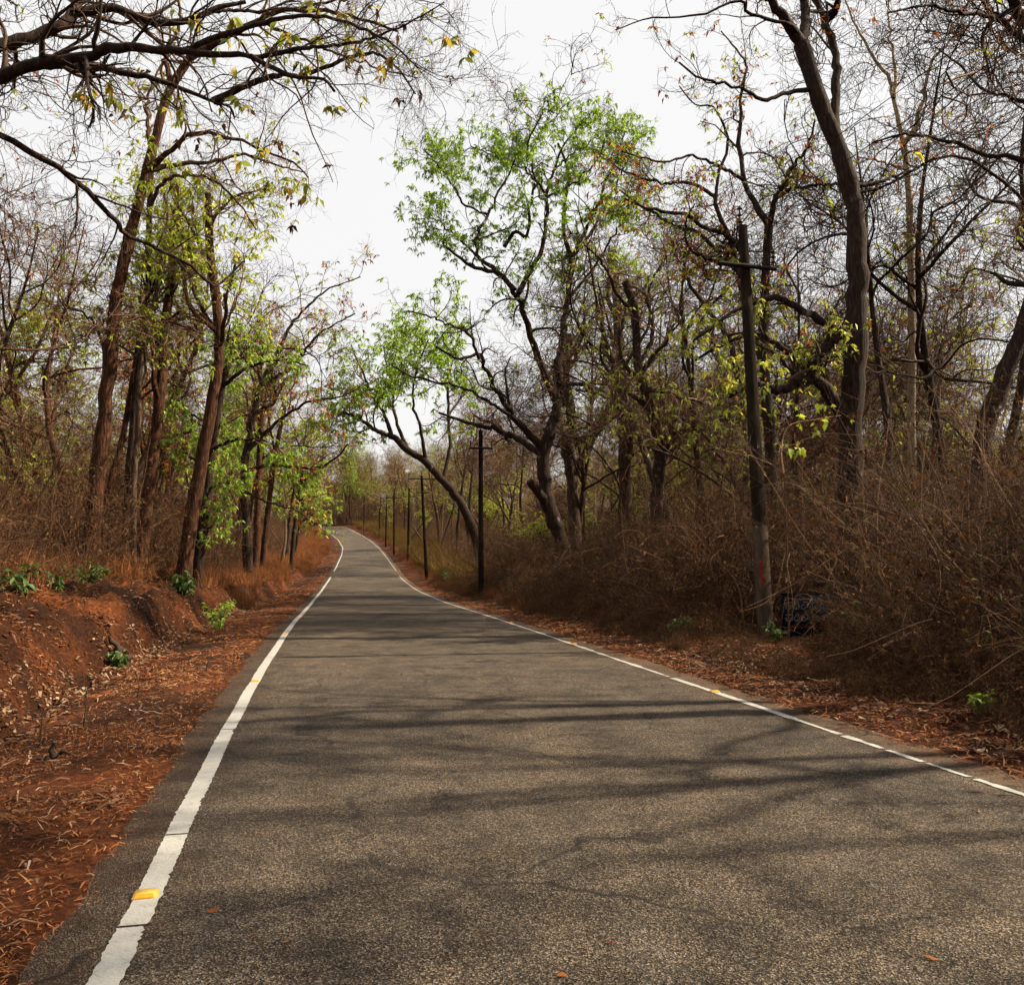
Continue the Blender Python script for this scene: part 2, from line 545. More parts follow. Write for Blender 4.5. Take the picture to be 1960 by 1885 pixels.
def ground_rel(Y, t):
    """Ground height beside the road, measured from the road's middle."""
    Y, t = np.asarray(Y, float), np.asarray(t, float)
    u = -t - HALF
    hb = np.interp(Y, [-40, 8, 30, 60, 100, 160, 400], [1.15, 1.15, 1.05, 0.85, 0.6, 0.5, 0.5])
    wob = 0.35 * fnoise(Y * 0.35, t * 0.0, 3) + 0.12 * fnoise(Y * 1.3, t * 0.4, 9)
    left = -0.045 + 0.062 * sstep(0.08, 0.48, u) + 0.030 * sstep(0.1, 0.4, u) * fnoise(Y * 2.2, t * 3.0, 81, 4) - 0.13 * sstep(0.8, 2.2, u) + hb * (0.72 * sstep(2.25 + wob, 2.85 + wob, u) + 0.28 * sstep(2.7 + wob, 4.2 + wob, u)) + 0.035 * np.clip(u - 3.7, 0, 40)
    left = left + sstep(1.8, 2.8, u) * (0.30 * fnoise(Y * 1.3, t * 1.6, 21, 3) + 0.30 * fnoise(Y * 3.6, t * 4.0, 23, 3)) * (1 - 0.6 * sstep(4, 6, u)) + 0.03 * sstep(0.5, 1.0, u) * fnoise(Y * 3, t * 3, 5)
    w = t - HALF
    right = -0.045 + 0.055 * sstep(0.12, 0.55, w) + 0.035 * sstep(0.12, 0.4, w) * fnoise(Y * 2.2, t * 3.0, 83, 4) + 0.20 * sstep(0.5, 2.5, w) + 0.03 * np.clip(w - 3, 0, 25) + sstep(0.4, 1.2, w) * 0.10 * fnoise(Y * 1.2, t * 1.2, 31)
    under = -0.045 + 0 * t
    return np.where(u > 0.12, left, np.where(w > 0.1, right, under))


def near_road(x, y):
    """Road parameter and side distance of a world place."""
    x, y = np.atleast_1d(x).astype(float), np.atleast_1d(y).astype(float)
    out = []
    for a, b in zip(x, y):
        i = np.argmin((XC - a) ** 2 + (YD - b) ** 2)
        d = DX[i]
        k = 1 / math.sqrt(1 + d * d)
        out.append((YD[i], (a - XC[i]) * k - (b - YD[i]) * d * k))
    return np.array(out)


def ground_z(x, y):
    q = near_road(x, y)
    return float(road_pt(q[0, 0], q[0, 1])[2])


def grid_mesh(name, Yg, tg, fn, mat, uv=False, smoothed=True):
    YY, TT = np.meshgrid(Yg, tg, indexing='ij')
    v = fn(YY, TT).reshape(-1, 3)
    a, b = len(Yg), len(tg)
    i = np.arange(a * b).reshape(a, b)
    q = np.stack([i[:-1, :-1], i[:-1, 1:], i[1:, 1:], i[1:, :-1]], -1).reshape(-1, 4)
    mb = MB()
    mb.add(v, q)
    me = mb.mesh(name, mat, smooth=smoothed)
    if uv:
        ul = me.uv_layers.new(name='lane')
        vi = np.zeros(len(me.loops), np.int32)
        me.loops.foreach_get('vertex_index', vi)
        w = np.stack([TT.ravel(), YY.ravel()], -1)[vi]
        ul.data.foreach_set('uv', w.astype(np.float32).ravel())
    return me


Yg = np.concatenate([np.arange(-14, -6, 0.5), np.arange(-6, 22, 0.12), np.arange(22, 50, 0.25), np.arange(50, 110, 0.7), np.arange(110, 240, 2.0), np.arange(240, 386, 6.0)])
tg = np.concatenate([np.arange(-125, -20, 8), np.arange(-20, -8, 0.8), np.arange(-8, -3.65, 0.11), np.arange(-3.6, -2.8, 0.06), [-2.7, 0, 2.7], np.arange(2.8, 3.5, 0.06),
                     np.arange(3.55, 7, 0.14), np.arange(7, 20, 0.8), np.arange(20, 160, 8)])
ground = obj('ground', grid_mesh('ground', Yg, tg, road_pt, M['soil']))
tag(ground, 'red earth verge, roadside bank and woodland floor', kind='structure')

far = MB()
far.add([(-900, -300, -3.5), (900, -300, -3.5), (900, 1400, -3.5), (-900, 1400, -3.5)], [[0, 1, 2, 3]])
terr = obj('terrain', far.mesh('terrain', M['soil']))
tag(terr, 'wooded land stretching to the horizon', kind='structure')


def road_fn(YY, TT):
    eL = -(HALF + EDGE_L) + 0.10 * fnoise(YY * 1.1, 0 * YY, 41, 4) + 0.05 * vnoise(YY * 9, 0 * YY, 43)
    eR = HALF + EDGE_R + 0.12 * fnoise(YY * 1.0, 0 * YY, 45, 4) + 0.05 * vnoise(YY * 9, 0 * YY, 47)
    T = np.where(TT < -3.5, eL - 0.03, np.where(TT > 3.5, eR + 0.03, np.where(TT < -3, eL, np.where(TT > 3, eR, TT))))
    Z = np.where(np.abs(TT) > 3.5, -0.09, np.where(np.abs(TT) > 3, -0.006, 0.0)) + 0.0 * YY
    return road_pt(YY, T, Z)


Yr = np.concatenate([np.arange(-14, 60, 0.12), np.arange(60, 150, 0.5), np.arange(150, 386, 2.0)])
road = obj('road', grid_mesh('road', Yr, np.array([-4, -3.2, -2.4, -1.2, 0, 1.2, 2.4, 3.2, 4.0]), road_fn, M['asphalt'], uv=True))
tag(road, 'worn brown-grey asphalt road running uphill through the woods', kind='structure')


def edge_line(name, label, t0, wid, gaps, worn):
    mb = MB()
    r = np.random.default_rng(3 if t0 < 0 else 4)
    Y = -6.0
    cells = []
    while Y < 210:
        step = 0.022 if Y < 12 else (0.1 if Y < 45 else 0.6)
        cells.append((Y, step))
        Y += step
    Ys = np.array([c[0] for c in cells])
    amp = np.where(Ys < 45, 0.0032, 0.0015)
    meander = 0.02 * fnoise(Ys * 0.4, 0 * Ys, 51 + (t0 > 0))
    half = np.full(len(Ys), wid / 2)
    keep = np.ones(len(Ys), bool)
    for g0, g1 in gaps:
        keep &= ~((Ys > g0) & (Ys < g1))
    if worn:
        w_ = fnoise(Ys * 1.6, 0 * Ys, 61) + 0.4 * vnoise(Ys * 9, 0 * Ys, 63)
        half = half * np.clip(0.85 + 0.8 * w_, 0.4, 1)
        keep &= w_ > -0.75
    # irregular edges, with now and then a chip broken out
    chip = lambda sd: np.where(vnoise(Ys * 5, 0 * Ys, sd) > 0.43, r.uniform(0.0, 0.018, len(Ys)), 0) * (Ys < 45)
    a = t0 - half + meander + r.normal(0, 1, len(Ys)) * amp + chip(65)
    b = t0 + half + meander + r.normal(0, 1, len(Ys)) * amp - chip(67)
    b = np.maximum(b, a + 0.012)
    for yc in ([4.6, 5.9, 9.1, 14.0] if not worn else []):      # cracks across the paint
        keep &= ~(np.abs(Ys - yc) < (0.012 if Ys[1] - Ys[0] < 0.03 else 0.02))
    z = np.full(len(Ys), 0.004)
    va, vb = road_pt(Ys, a, z), road_pt(Ys, b, z)
    n = len(Ys)
    i = np.arange(n - 1)[keep[:-1]]
    mb.add(np.vstack([va, vb]), np.stack([i, n + i, n + i + 1, i + 1], -1))
    o = obj(name, mb.mesh(name, M['paint'], smooth=False))
    tag(o, label, kind='structure')
    return o


edge_line('edge_line', 'solid white line painted along the banked edge of the road', -HALF, 0.125, [(71, 79.5)], False)
edge_line('edge_line', 'broken worn white line along the road edge by the poles', HALF, 0.10, [(6.0, 6.06), (6.5, 6.56), (7.0, 7.06), (7.6, 7.68), (11.6, 11.75), (73, 80)], True)

# ------------------------------------------------------------------ tree growing
class Tree:
    def __init__(self, seed):
        self.r = np.random.default_rng(seed)
        self.stem, self.tw = MB(), MB()
        self.lv = {}
        self.origin = np.zeros(3)

    def limb(self, pts, r0, r1, sides=8, K=26, rough=0.0, cap=False, power=1.0):
        """A limb along given places (Catmull-Rom through them)."""
        p = np.asarray(pts, float)
        q = np.vstack([2 * p[0] - p[1], p, 2 * p[-1] - p[-2]])
        u = np.linspace(0, len(p) - 1 - 1e-6, K)
        i = u.astype(int)
        f = (u - i)[:, None]
        a, b, c, d = q[i], q[i + 1], q[i + 2], q[i + 3]
        o = 0.5 * (2 * b + (c - a) * f + (2 * a - 5 * b + 4 * c - d) * f ** 2 + (3 * b - a - 3 * c + d) * f ** 3)
        seg = np.concatenate([[0], np.cumsum(np.linalg.norm(np.diff(o, axis=0), axis=1))])
        s = seg / seg[-1]
        R = r0 + (r1 - r0) * s ** power
        o = o + self.r.normal(0, 1, o.shape) * (rough + 0.10 * R[:, None]) * np.sin(np.linspace(0, math.pi, K))[:, None]
        R = R * (1 + 0.06 * self.r.normal(0, 1, K))
        self.stem.tubes(o[None], R[None], sides, cap)
        return o, R

    def kids(self, P, R, n, u0, u1, ang, L, K, wig, trop, rf=0.6, rend=0.35, sides=4, into=None, Lvar=0.45, rmin=0.004, taper=0.4):
        r = self.r
        N, K0 = P.shape[:2]
        if N == 0:
            return np.zeros((0, K, 3)), np.zeros((0, K))
        pi = np.repeat(np.arange(N), n)
        u = r.uniform(u0, u1, len(pi))
        x = u * (K0 - 1)
        i = np.minimum(x.astype(int), K0 - 2)
        f = (x - i)[:, None]
        base = P[pi, i] * (1 - f) + P[pi, i + 1] * f
        tan = norm(P[pi, i + 1] - P[pi, i])
        rb = (R[pi, i] * (1 - f[:, 0]) + R[pi, i + 1] * f[:, 0])
        perp = norm(np.cross(tan, r.normal(0, 1, (len(pi), 3))))
        a = np.radians(r.normal(ang[0], ang[1], len(pi)))[:, None]
        d = norm(tan * np.cos(a) + perp * np.sin(a))
        ln = L * (1 + Lvar * r.uniform(-1, 1, len(pi))) * (1 - taper * u)
        st = ln / (K - 1)
        out = np.zeros((len(pi), K, 3))
        out[:, 0] = base
        curl = r.normal(0, 1, (len(pi), 3))
        for k in range(1, K):
            curl = 0.55 * curl + 0.85 * r.normal(0, 1, curl.shape)
            d = norm(d + curl * wig + np.array([0, 0, trop]))
            out[:, k] = out[:, k - 1] + d * st[:, None]
        r0 = np.maximum(rb * rf * r.uniform(0.8, 1.1, len(pi)), rmin)
        RR = r0[:, None] * np.linspace(1, rend, K)[None]
        (into or self.tw).tubes(out, RR, sides)
        return out, RR

    def crown(self, P, R, sz, dens=(6, 7, 5), wig=(0.26, 0.34, 0.4), trop=0.05, rmin=0.006, K=(9, 7, 4), u0=0.25):
        """Branches, twigs and twiglets on limbs P."""
        b, rb = self.kids(P, R, dens[0], u0, 1.0, (48, 16), sz, K[0], wig[0], trop, 0.5, 0.35, 4, rmin=rmin * 2)
        t, rt = self.kids(b, rb, dens[1], 0.15, 1.0, (45, 18), sz * 0.48, K[1], wig[1], trop, 0.55, 0.4, 3, rmin=rmin)
        f, rf_ = self.kids(t, rt, dens[2], 0.15, 1.0, (45, 20), sz * 0.2, K[2], wig[2], trop, 0.6, 0.5, 3, rmin=rmin * 0.75)
        self.lv = {'b': b, 't': t, 'f': f}
        return b, t, f

    def foliage(self, tw, frac, per, L, W, mask=None, droop=0.35, hang=0.5, mb=None):
        r = self.r
        mb = mb or MB()
        if len(tw) == 0:
            return mb
        prob = np.full(len(tw), frac)
        if mask is not None:
            prob = prob * mask(tw[:, -1])
        sel = tw[r.random(len(tw)) < prob]
        if len(sel) == 0:
            return mb
        pi = np.repeat(np.arange(len(sel)), per)
        K = sel.shape[1]
        u = r.uniform(0.35, 1.0, len(pi)) * (K - 1)
        i = np.minimum(u.astype(int), K - 2)
        f = (u - i)[:, None]
        pos = sel[pi, i] * (1 - f) + sel[pi, i + 1] * f
        d = norm(sel[pi, i + 1] - sel[pi, i]) * 0.4 + r.normal(0, 0.8, (len(pi), 3))
        d[:, 2] = d[:, 2] * 0.5 - hang
        s = r.uniform(0.5, 1.35, len(pi))
        mb.leaves(pos, d, L * s, W * s, 0.18, droop)
        return mb


def finish(name, T, base, label, cat, group, bark_m, twig_m, fol=(), trunk_name='trunk'):
    e = empty(name, base)
    tag(e, label, cat, group)
    obj(trunk_name, T.stem.mesh(trunk_name, bark_m, base), e)
    if T.tw.n:
        obj('crown', T.tw.mesh('crown', twig_m, base), e)
    for nm, mb, m in fol:
        if mb.n:
            obj(nm, mb.mesh(nm, m, base), e)
    return e


def px_line(pts, Y, dY=0.0):
    """Places along a limb seen at these picture points; dY is how far its end leans back."""
    k = len(pts)
    return [at(p[0], p[1], (Y + dY * i / max(1, k - 1)) if len(p) == 2 else p[2]) for i, p in enumerate(pts)]


def stack(limbs):
    return np.stack([l[0] for l in limbs]), np.stack([l[1] for l in limbs])


def rooted(pts, depth=0.35):
    """Carry the first place of a trunk down into the ground below it."""
    p0 = np.array(pts[0], float)
    g = ground_z(p0[0], p0[1])
    if p0[2] > g - depth:
        d = p0 - np.array(pts[1], float)
        d = d / max(1e-6, abs(d[2]))
        drop = p0[2] - (g - depth)
        q = p0 + np.array([d[0] * drop * 0.5, d[1] * drop * 0.3, -drop])
        return [q] + list(pts)
    return list(pts)


# ------------------------------------------------------------------ the trees that the picture shows singly
def hero_spreading():
    """The forked tree with the green crown on the pole side."""
    Y = 36
    T = Tree(101)
    trunk = rooted(px_line([(1078, 1050), (1062, 1000), (1045, 945), (1040, 880), (1050, 836)], Y))
    T.limb(trunk, 0.34, 0.25, 12)
    T.limb(px_line([(1050, 975), (1036, 950), (1013, 920)], Y, -0.6), 0.22, 0.17, 8, 8, cap=True)
    L = []
    def A(pts, r0, r1, dY, y0=0.0):
        L.append(T.limb(px_line(pts, Y + y0, dY), r0 * .75, r1, 7, power=0.7, rough=0.05))
    A([(1050, 838), (1068, 759), (1070, 690), (1078, 622), (1086, 575), (1092, 500), (1078, 420), (1088, 330), (1068, 275)], 0.33, 0.05, 2.0)
    A([(1064, 765), (1033, 690), (1010, 622), (995, 575), (968, 533), (935, 520), (890, 500), (850, 470)], 0.27, 0.05, -2.5)
    A([(1042, 862), (992, 807), (961, 766), (930, 704), (913, 680), (872, 684), (835, 664)], 0.25, 0.04, -3.0)
    A([(918, 688), (896, 636), (860, 622), (825, 606), (780, 595)], 0.10, 0.025, -1.5, -2.4)
    A([(1040, 872), (995, 841), (951, 824), (893, 808), (840, 790)], 0.24, 0.05, 3.0)
    A([(989, 804), (944, 773), (876, 738), (804, 725), (750, 700)], 0.11, 0.03, -3.0, -1.2)
    A([(1068, 735), (1119, 737), (1157, 759), (1201, 769), (1250, 745)], 0.16, 0.04, 2.0)
    A([(985, 555), (947, 514), (913, 490), (917, 442), (934, 411), (954, 370), (985, 310), (990, 262)], 0.15, 0.03, 2.5, -2)
    A([(992, 562), (1023, 504), (1043, 456), (1047, 377), (1057, 329), (1085, 270), (1130, 220)], 0.17, 0.03, 3.0, -1)
    A([(965, 473), (985, 445), (1009, 449), (1013, 394), (1026, 343), (1010, 280), (1040, 215)], 0.12, 0.025, -2.0, -1)
    A([(1092, 500), (1120, 440), (1150, 380), (1180, 300), (1200, 240)], 0.13, 0.03, -2.0, 1)
    A([(934, 411), (890, 390), (850, 330), (815, 290)], 0.08, 0.025, -2.0, 0)
    A([(913, 490), (860, 440), (830, 420), (800, 420)], 0.07, 0.02, 1.5, -1)
    A([(1047, 377), (1010, 330), (950, 300), (900, 280)], 0.08, 0.02, -2.5, -1)
    A([(1092, 500), (1140, 430), (1190, 330), (1222, 265)], 0.11, 0.03, 1.5, 1)
    A([(1086, 575), (1130, 520), (1170, 460), (1200, 400)], 0.11, 0.03, -1.5, 1)
    A([(1057, 329), (1100, 290), (1150, 262), (1185, 250)], 0.07, 0.02, 1.0, 1)
    A([(1047, 377), (1100, 350), (1140, 310), (1160, 270)], 0.07, 0.02, -1.0, 0)
    A([(985, 310), (940, 290), (900, 285), (850, 300)], 0.05, 0.02, 1.0, 0)
    P, R = stack(L)
    b, t, f = T.crown(P, R, 2.1, (10, 8, 3), trop=0.025, rmin=0.006)
    top = at(1000, 560, Y)[2]
    right = at(1215, 300, Y)[0]

    def mask(p):
        m = sstep(top - 2.2, top + 0.2, p[:, 2]) * (1 - 0.75 * sstep(right, right + 2.5, p[:, 0]))
        return np.maximum(m, 0.04)
    clumped = lambda p: mask(p) * np.clip(.85 + 2.0 * (vnoise(p[:, 0] * .8, p[:, 2] * .8 + p[:, 1] * .5, 5)), .08, 1)
    g = T.foliage(f, 0.8, 10, 0.16, 0.05, clumped)
    T.foliage(t, 0.7, 11, 0.16, 0.05, clumped, mb=g)
    base = trunk[0] + np.array([0, 0, 0.35])
    finish('spreading_tree', T, base, 'tall forking tree with bright green crown and broken stub, leaning from the brush', 'tree', None,
           M['bark_dark'], M['twig_dark'], [('foliage', g, M['leaf_green'])])


def hero_leaning():
    Y = 62
    T = Tree(102)
    trunk = rooted(px_line([(907, 1019), (876, 954), (848, 920), (814, 882), (780, 862), (757, 838)], Y))
    T.limb(trunk, 0.38, 0.24, 10)
    L = []
    def A(pts, r0, r1, dY):
        L.append(T.limb(px_line(pts, Y, dY), r0 * .8, r1, 6, power=0.7, rough=0.05))
    A([(757, 838), (728, 828), (698, 810), (677, 797), (643, 786)], 0.3, 0.06, -2)
    A([(749, 831), (732, 786), (711, 752), (690, 705), (672, 660)], 0.2, 0.05, 2)
    A([(780, 860), (757, 800), (752, 750), (740, 700), (735, 665)], 0.2, 0.05, 4)
    A([(815, 882), (805, 820), (790, 760), (800, 700), (820, 650)], 0.2, 0.05, -3)
    A([(848, 920), (862, 850), (858, 780), (865, 700), (880, 640)], 0.24, 0.05, 3)
    P, R = stack(L)
    b, t, f = T.crown(P, R, 4.2, (11, 8, 4), trop=0.07, rmin=0.011)
    zc = at(800, 850, Y)[2]
    mask = lambda p: np.clip(sstep(zc - 1, zc + 1.5, p[:, 2]) * (0.3 + 1.3 * (vnoise(p[:, 0] * 0.35, p[:, 2] * 0.35, 5) + 0.5)), 0.02, 1)
    g = T.foliage(t, 0.75, 13, 0.30, 0.11, mask)
    T.foliage(f, 0.5, 8, 0.3, 0.11, mask, mb=g)
    finish('leaning_tree', T, trunk[0] + np.array([0, 0, 0.35]), 'dark tree leaning steeply over the road with fresh green clumps', 'tree', None,
           M['bark_dark'], M['twig'], [('foliage', g, M['leaf_green'])])


def hero_fork():
    """The big dark trunk forking at the upper edge of the picture."""
    Y = 20
    T = Tree(103)
    trunk = rooted(px_line([(1628, 900), (1628, 790), (1638, 690), (1641, 600), (1640, 511), (1635, 400), (1609, 292), (1573, 205), (1534, 84)], Y))
    T.limb(trunk, 0.31, 0.17, 12, 40)
    L = []
    def A(pts, r0, r1, dY, y0=0.0):
        L.append(T.limb(px_line(pts, Y + y0, dY), r0, r1, 8, power=0.8, rough=0.02))
    A([(1534, 84), (1500, 36), (1460, -12), (1400, -90), (1340, -190)], 0.14, 0.04, -1.0)
    A([(1534, 84), (1543, 36), (1540, -20), (1560, -120), (1540, -230)], 0.14, 0.04, 1.0)
    A([(1612, 300), (1598, 250), (1600, 183), (1604, 128), (1587, 66), (1576, 29), (1552, -20), (1520, -100)], 0.15, 0.05, 1.5)
    A([(1580, 40), (1598, 22), (1607, -20), (1640, -110)], 0.10, 0.04, -1.0, 1.2)
    A([(1620, 800), (1590, 760), (1555, 722), (1515, 738), (1478, 746), (1440, 735), (1395, 760)], 0.19, 0.04, -1.5)
    A([(1555, 722), (1558, 690), (1580, 665), (1612, 640)], 0.12, 0.09, -0.2, -0.6)
    A([(1600, 780), (1540, 700), (1490, 660), (1440, 640), (1380, 660), (1330, 690)], 0.11, 0.03, 1.0, 0.3)
    A([(1632, 650), (1580, 620), (1520, 585), (1470, 570), (1400, 600), (1330, 650)], 0.12, 0.03, -1.0, 0.2)
    A([(1548, 172), (1500, 178), (1460, 190), (1400, 165), (1340, 150), (1300, 120)], 0.06, 0.02, -1.5)
    A([(1534, 75), (1520, 55), (1500, 42), (1440, 30), (1412, 2), (1330, 32), (1240, 36), (1178, 58)], 0.05, 0.012, -2.0)
    A([(1628, 355), (1680, 350), (1720, 335), (1760, 322)], 0.06, 0.02, 1.0)
    P, R = stack(L)
    b, t, f = T.crown(P, R, 1.6, (7, 7, 4), trop=0.03, rmin=0.0045, u0=0.35)
    low = at(0, 560, Y)[2]
    mask = lambda p: np.where(p[:, 2] < low, 0.8, 0.03)
    g = T.foliage(f, 0.6, 6, 0.13, 0.055, mask)
    o = T.foliage(f, 0.06, 4, 0.12, 0.045)
    finish('forked_tree', T, trunk[0] + np.array([0, 0, 0.35]), 'big dark red-barked tree forking high up, standing in the brush behind the signboard', 'tree', None,
           M['bark_dark'], M['twig_dark'], [('foliage', g, M['leaf_olive']), ('rusty_leaves', o, M['leaf_rust'])])


def hero_crooked():
    """Sinuous dark tree behind the near pole."""
    Y = 25
    T = Tree(104)
    trunk = rooted(px_line([(1478, 930), (1470, 800), (1462, 670), (1466, 511), (1472, 431)], Y))
    T.limb(trunk, 0.19, 0.12, 9)
    L = []
    def A(pts, r0, r1, dY, y0=0.0):
        L.append(T.limb(px_line(pts, Y + y0, dY), r0, r1, 6, power=0.7, rough=0.03))
    A([(1472, 431), (1452, 400), (1427, 347), (1416, 256), (1423, 164), (1430, 128), (1405, 90), (1380, 60)], 0.11, 0.02, 1.5)
    A([(1472, 431), (1485, 380), (1500, 358), (1514, 325), (1547, 278), (1560, 230)], 0.11, 0.025, -1.5)
    A([(1488, 378), (1520, 360), (1570, 355), (1612, 352)], 0.07, 0.025, -1, -0.5)
    A([(1464, 700), (1440, 640), (1420, 560), (1401, 475), (1368, 376), (1390, 274), (1368, 208), (1330, 200), (1300, 165)], 0.13, 0.02, 2.0)
    A([(1420, 560), (1420, 490), (1395, 455), (1310, 415), (1244, 400), (1195, 380)], 0.11, 0.03, -2.0, 0.8)
    A([(1412, 520), (1340, 450), (1290, 430), (1230, 395), (1180, 360)], 0.09, 0.03, 2.0, 1.0)
    A([(1401, 475), (1370, 500), (1325, 480), (1310, 430), (1330, 390)], 0.07, 0.02, -2.0, 1.0)
    A([(1470, 800), (1420, 740), (1390, 640), (1330, 560), (1310, 520), (1322, 470)], 0.12, 0.04, 2.5)
    A([(1368, 376), (1320, 350), (1270, 350), (1200, 330), (1150, 300)], 0.07, 0.02, 1.0, 1.5)
    A([(1427, 347), (1380, 320), (1330, 300), (1260, 310), (1190, 290)], 0.06, 0.02, -2.0, 0.5)
    P, R = stack(L)
    b, t, f = T.crown(P, R, 1.7, (9, 8, 4), trop=0.03, rmin=0.0055, wig=(0.34, 0.42, 0.45))
    o = T.foliage(f, 0.14, 5, 0.12, 0.05)
    g = T.foliage(f, 0.14, 5, 0.12, 0.05)
    finish('crooked_tree', T, trunk[0] + np.array([0, 0, 0.35]), 'sinuous black-limbed tree with rusty leaf tufts, directly behind the pole by the signboard', 'tree', None,
           M['bark_dark'], M['twig_dark'], [('foliage', o, M['leaf_rust']), ('green_leaves', g, M['leaf_lime'])])


def simple_hero(seed, name, label, Y, trunk, limbs, r0, r1, bk, tw, sz, dens, fol=(), rm=0.006, wig=(0.28, 0.36, 0.42), trop=0.05, up=True):
    T = Tree(seed)
    tr = rooted(px_line(trunk, Y))
    o, R0 = T.limb(tr, r0, r1, 10, 26)
    L = []
    for pts, a, b_, dY in limbs:
        L.append(T.limb(px_line(pts, Y, dY), a, b_, 7, power=0.7, rough=0.03))
    P0, RR0 = o[None], R0[None]
    if not limbs or up:
        k, rk = T.kids(P0, RR0, 5, 0.55, 1.0, (42, 14), sz * 1.9, 26, 0.13, 0.07, 0.62, 0.3, 6, into=T.stem)
        L += [(k[i], rk[i]) for i in range(len(k))]
    P, R = stack(L)
    b, t, f = T.crown(P, R, sz, dens, wig=wig, trop=trop, rmin=rm)
    parts = []
    for nm, fr, per, Ln, W, m, mask in fol:
        parts.append((nm, T.foliage(f, fr, per, Ln, W, mask), M[m]))
    return finish(name, T, tr[0] + np.array([0, 0, 0.35]), label, 'tree', None, M[bk], M[tw], parts)


def heroes():
    hero_spreading()
    hero_leaning()
    hero_fork()
    hero_crooked()
    S = simple_hero
    S(110, 'pale_tree', 'slender pale-barked tree with a smooth straight trunk and bare top', 30,
      [(1746, 900), (1745, 750), (1745, 640), (1742, 440), (1737, 340), (1730, 276)],
      [([(1730, 276), (1711, 190), (1697, 146), (1646, 66), (1624, 18), (1600, -60)], .10, .02, 1), ([(1730, 276), (1755, 237), (1770, 175), (1784, 120), (1828, 66), (1860, -10)], .10, .02, -1),
       ([(1711, 188), (1715, 139), (1704, 73), (1700, 18), (1710, -60)], .07, .02, 1), ([(1736, 325), (1690, 310), (1640, 300)], .06, .02, -1)],
      .15, .11, 'bark_pale', 'twig', 1.7, (6, 7, 3), [('foliage', .02, 3, .12, .05, 'leaf_rust', None)], up=False, rm=0.005)
    S(111, 'edge_tree', 'thick black trunk leaning out of the brush at the picture edge', 18,
      [(1880, 850), (1900, 780), (1930, 700), (1968, 600), (2010, 500), (2040, 400)], [], .22, .15, 'bark_dark', 'twig', 1.6, (6, 7, 4), [('foliage', .05, 4, .12, .05, 'leaf_lime', None)])
    S(112, 'bent_tree', 'crooked dark tree with a V-shaped stub, behind the brush beside the straight grey trunk', 29,
      [(1256, 1000), (1260, 930), (1262, 870), (1250, 800), (1222, 700), (1215, 600), (1196, 540)],
      [([(1262, 870), (1278, 850), (1292, 828)], .12, .09, 0), ([(1222, 700), (1250, 640), (1240, 560), (1270, 500)], .10, .03, 1),
       ([(1215, 600), (1180, 560), (1150, 500), (1120, 470)], .09, .03, -1)],
      .23, .12, 'bark_dark', 'twig', 1.9, (7, 7, 3), [('foliage', .16, 5, .13, .05, 'leaf_lime', None)])
    S(113, 'straight_tree', 'straight grey-brown trunk rising behind the spreading green-crowned tree', 42,
      [(1198, 960), (1194, 860), (1188, 740), (1182, 600), (1172, 480)], [], .33, .2, 'bark_grey', 'twig', 2.2, (6, 7, 3), [('foliage', .1, 5, .16, .06, 'leaf_lime', None)], rm=0.008)
    S(114, 'twin_tree', 'grey tree splitting low into two curved limbs, just behind the spreading tree', 44,
      [(1098, 970), (1092, 900), (1084, 850), (1094, 800), (1082, 720), (1090, 640)],
      [([(1100, 905), (1130, 850), (1150, 800), (1195, 745), (1250, 690), (1290, 620)], .26, .06, 2), ([(1084, 850), (1140, 830), (1170, 790), (1230, 770)], .2, .05, -2)],
      .36, .2, 'bark_grey', 'twig', 2.2, (7, 7, 3), [('foliage', .12, 5, .18, .07, 'leaf_green', None)], rm=0.008)
    # trees standing on the bank
    Y = 25
    T = Tree(120)
    tr = rooted(px_line([(165, 1128), (174, 1040), (188, 900), (205, 750), (222, 580), (250, 450), (278, 340), (300, 255), (322, 180), (362, 112)], Y))
    o, R0 = T.limb(tr, .25, .11, 12, 44)
    L = []
    for pts, a, b_, dY in [([(362, 112), (425, 75), (493, 38), (562, 20), (670, 31), (760, 60)], .12, .03, -4), ([(330, 165), (318, 110), (345, 40), (330, -40)], .10, .03, 1),
                           ([(292, 285), (283, 240), (285, 180), (320, 100)], .08, .025, 2), ([(292, 318), (330, 285), (372, 256), (440, 265), (500, 285), (560, 310), (590, 340)], .09, .02, -2),
                           ([(290, 325), (340, 315), (400, 312), (470, 297), (540, 320), (585, 330)], .09, .02, 2), ([(285, 400), (310, 350), (350, 335), (400, 342), (450, 380), (490, 440)], .07, .02, -1),
                           ([(205, 700), (190, 640), (160, 600), (130, 590)], .07, .02, 1), ([(218, 630), (250, 610), (320, 615), (390, 640)], .07, .02, 1),
                           ([(493, 38), (560, 70), (640, 100), (720, 130), (800, 150)], .06, .015, -3), ([(562, 20), (650, 0), (740, -10), (850, 10)], .05, .012, 1)]:
        L.append(T.limb(px_line(pts, Y, dY), a, b_, 7, power=.7, rough=.03))
    P, R = stack(L)
    b, t, f = T.crown(P, R, 2.2, (10, 8, 3), trop=.0, rmin=.005)
    g = T.foliage(f, .06, 5, .2, .08)
    d = T.foliage(f, .03, 5, .2, .10)
    finish('red_bark_tree', T, tr[0] + np.array([0, 0, .35]), 'tall red-barked tree with a gently bowed trunk, first on the bank', 'tree', None, M['bark_red'], M['twig'],
           [('foliage', g, M['leaf_olive']), ('dry_leaves', d, M['leaf_dry'])])
    S(121, 'thin_tree', 'thin reddish stem beside the tall bowed tree on the bank', 28, [(190, 1085), (206, 948), (236, 834), (254, 725), (266, 640), (270, 560)], [], .12, .06, 'bark_red', 'twig', 1.3, (5, 6, 3), [('foliage', .2, 5, .14, .06, 'leaf_lime', None)])
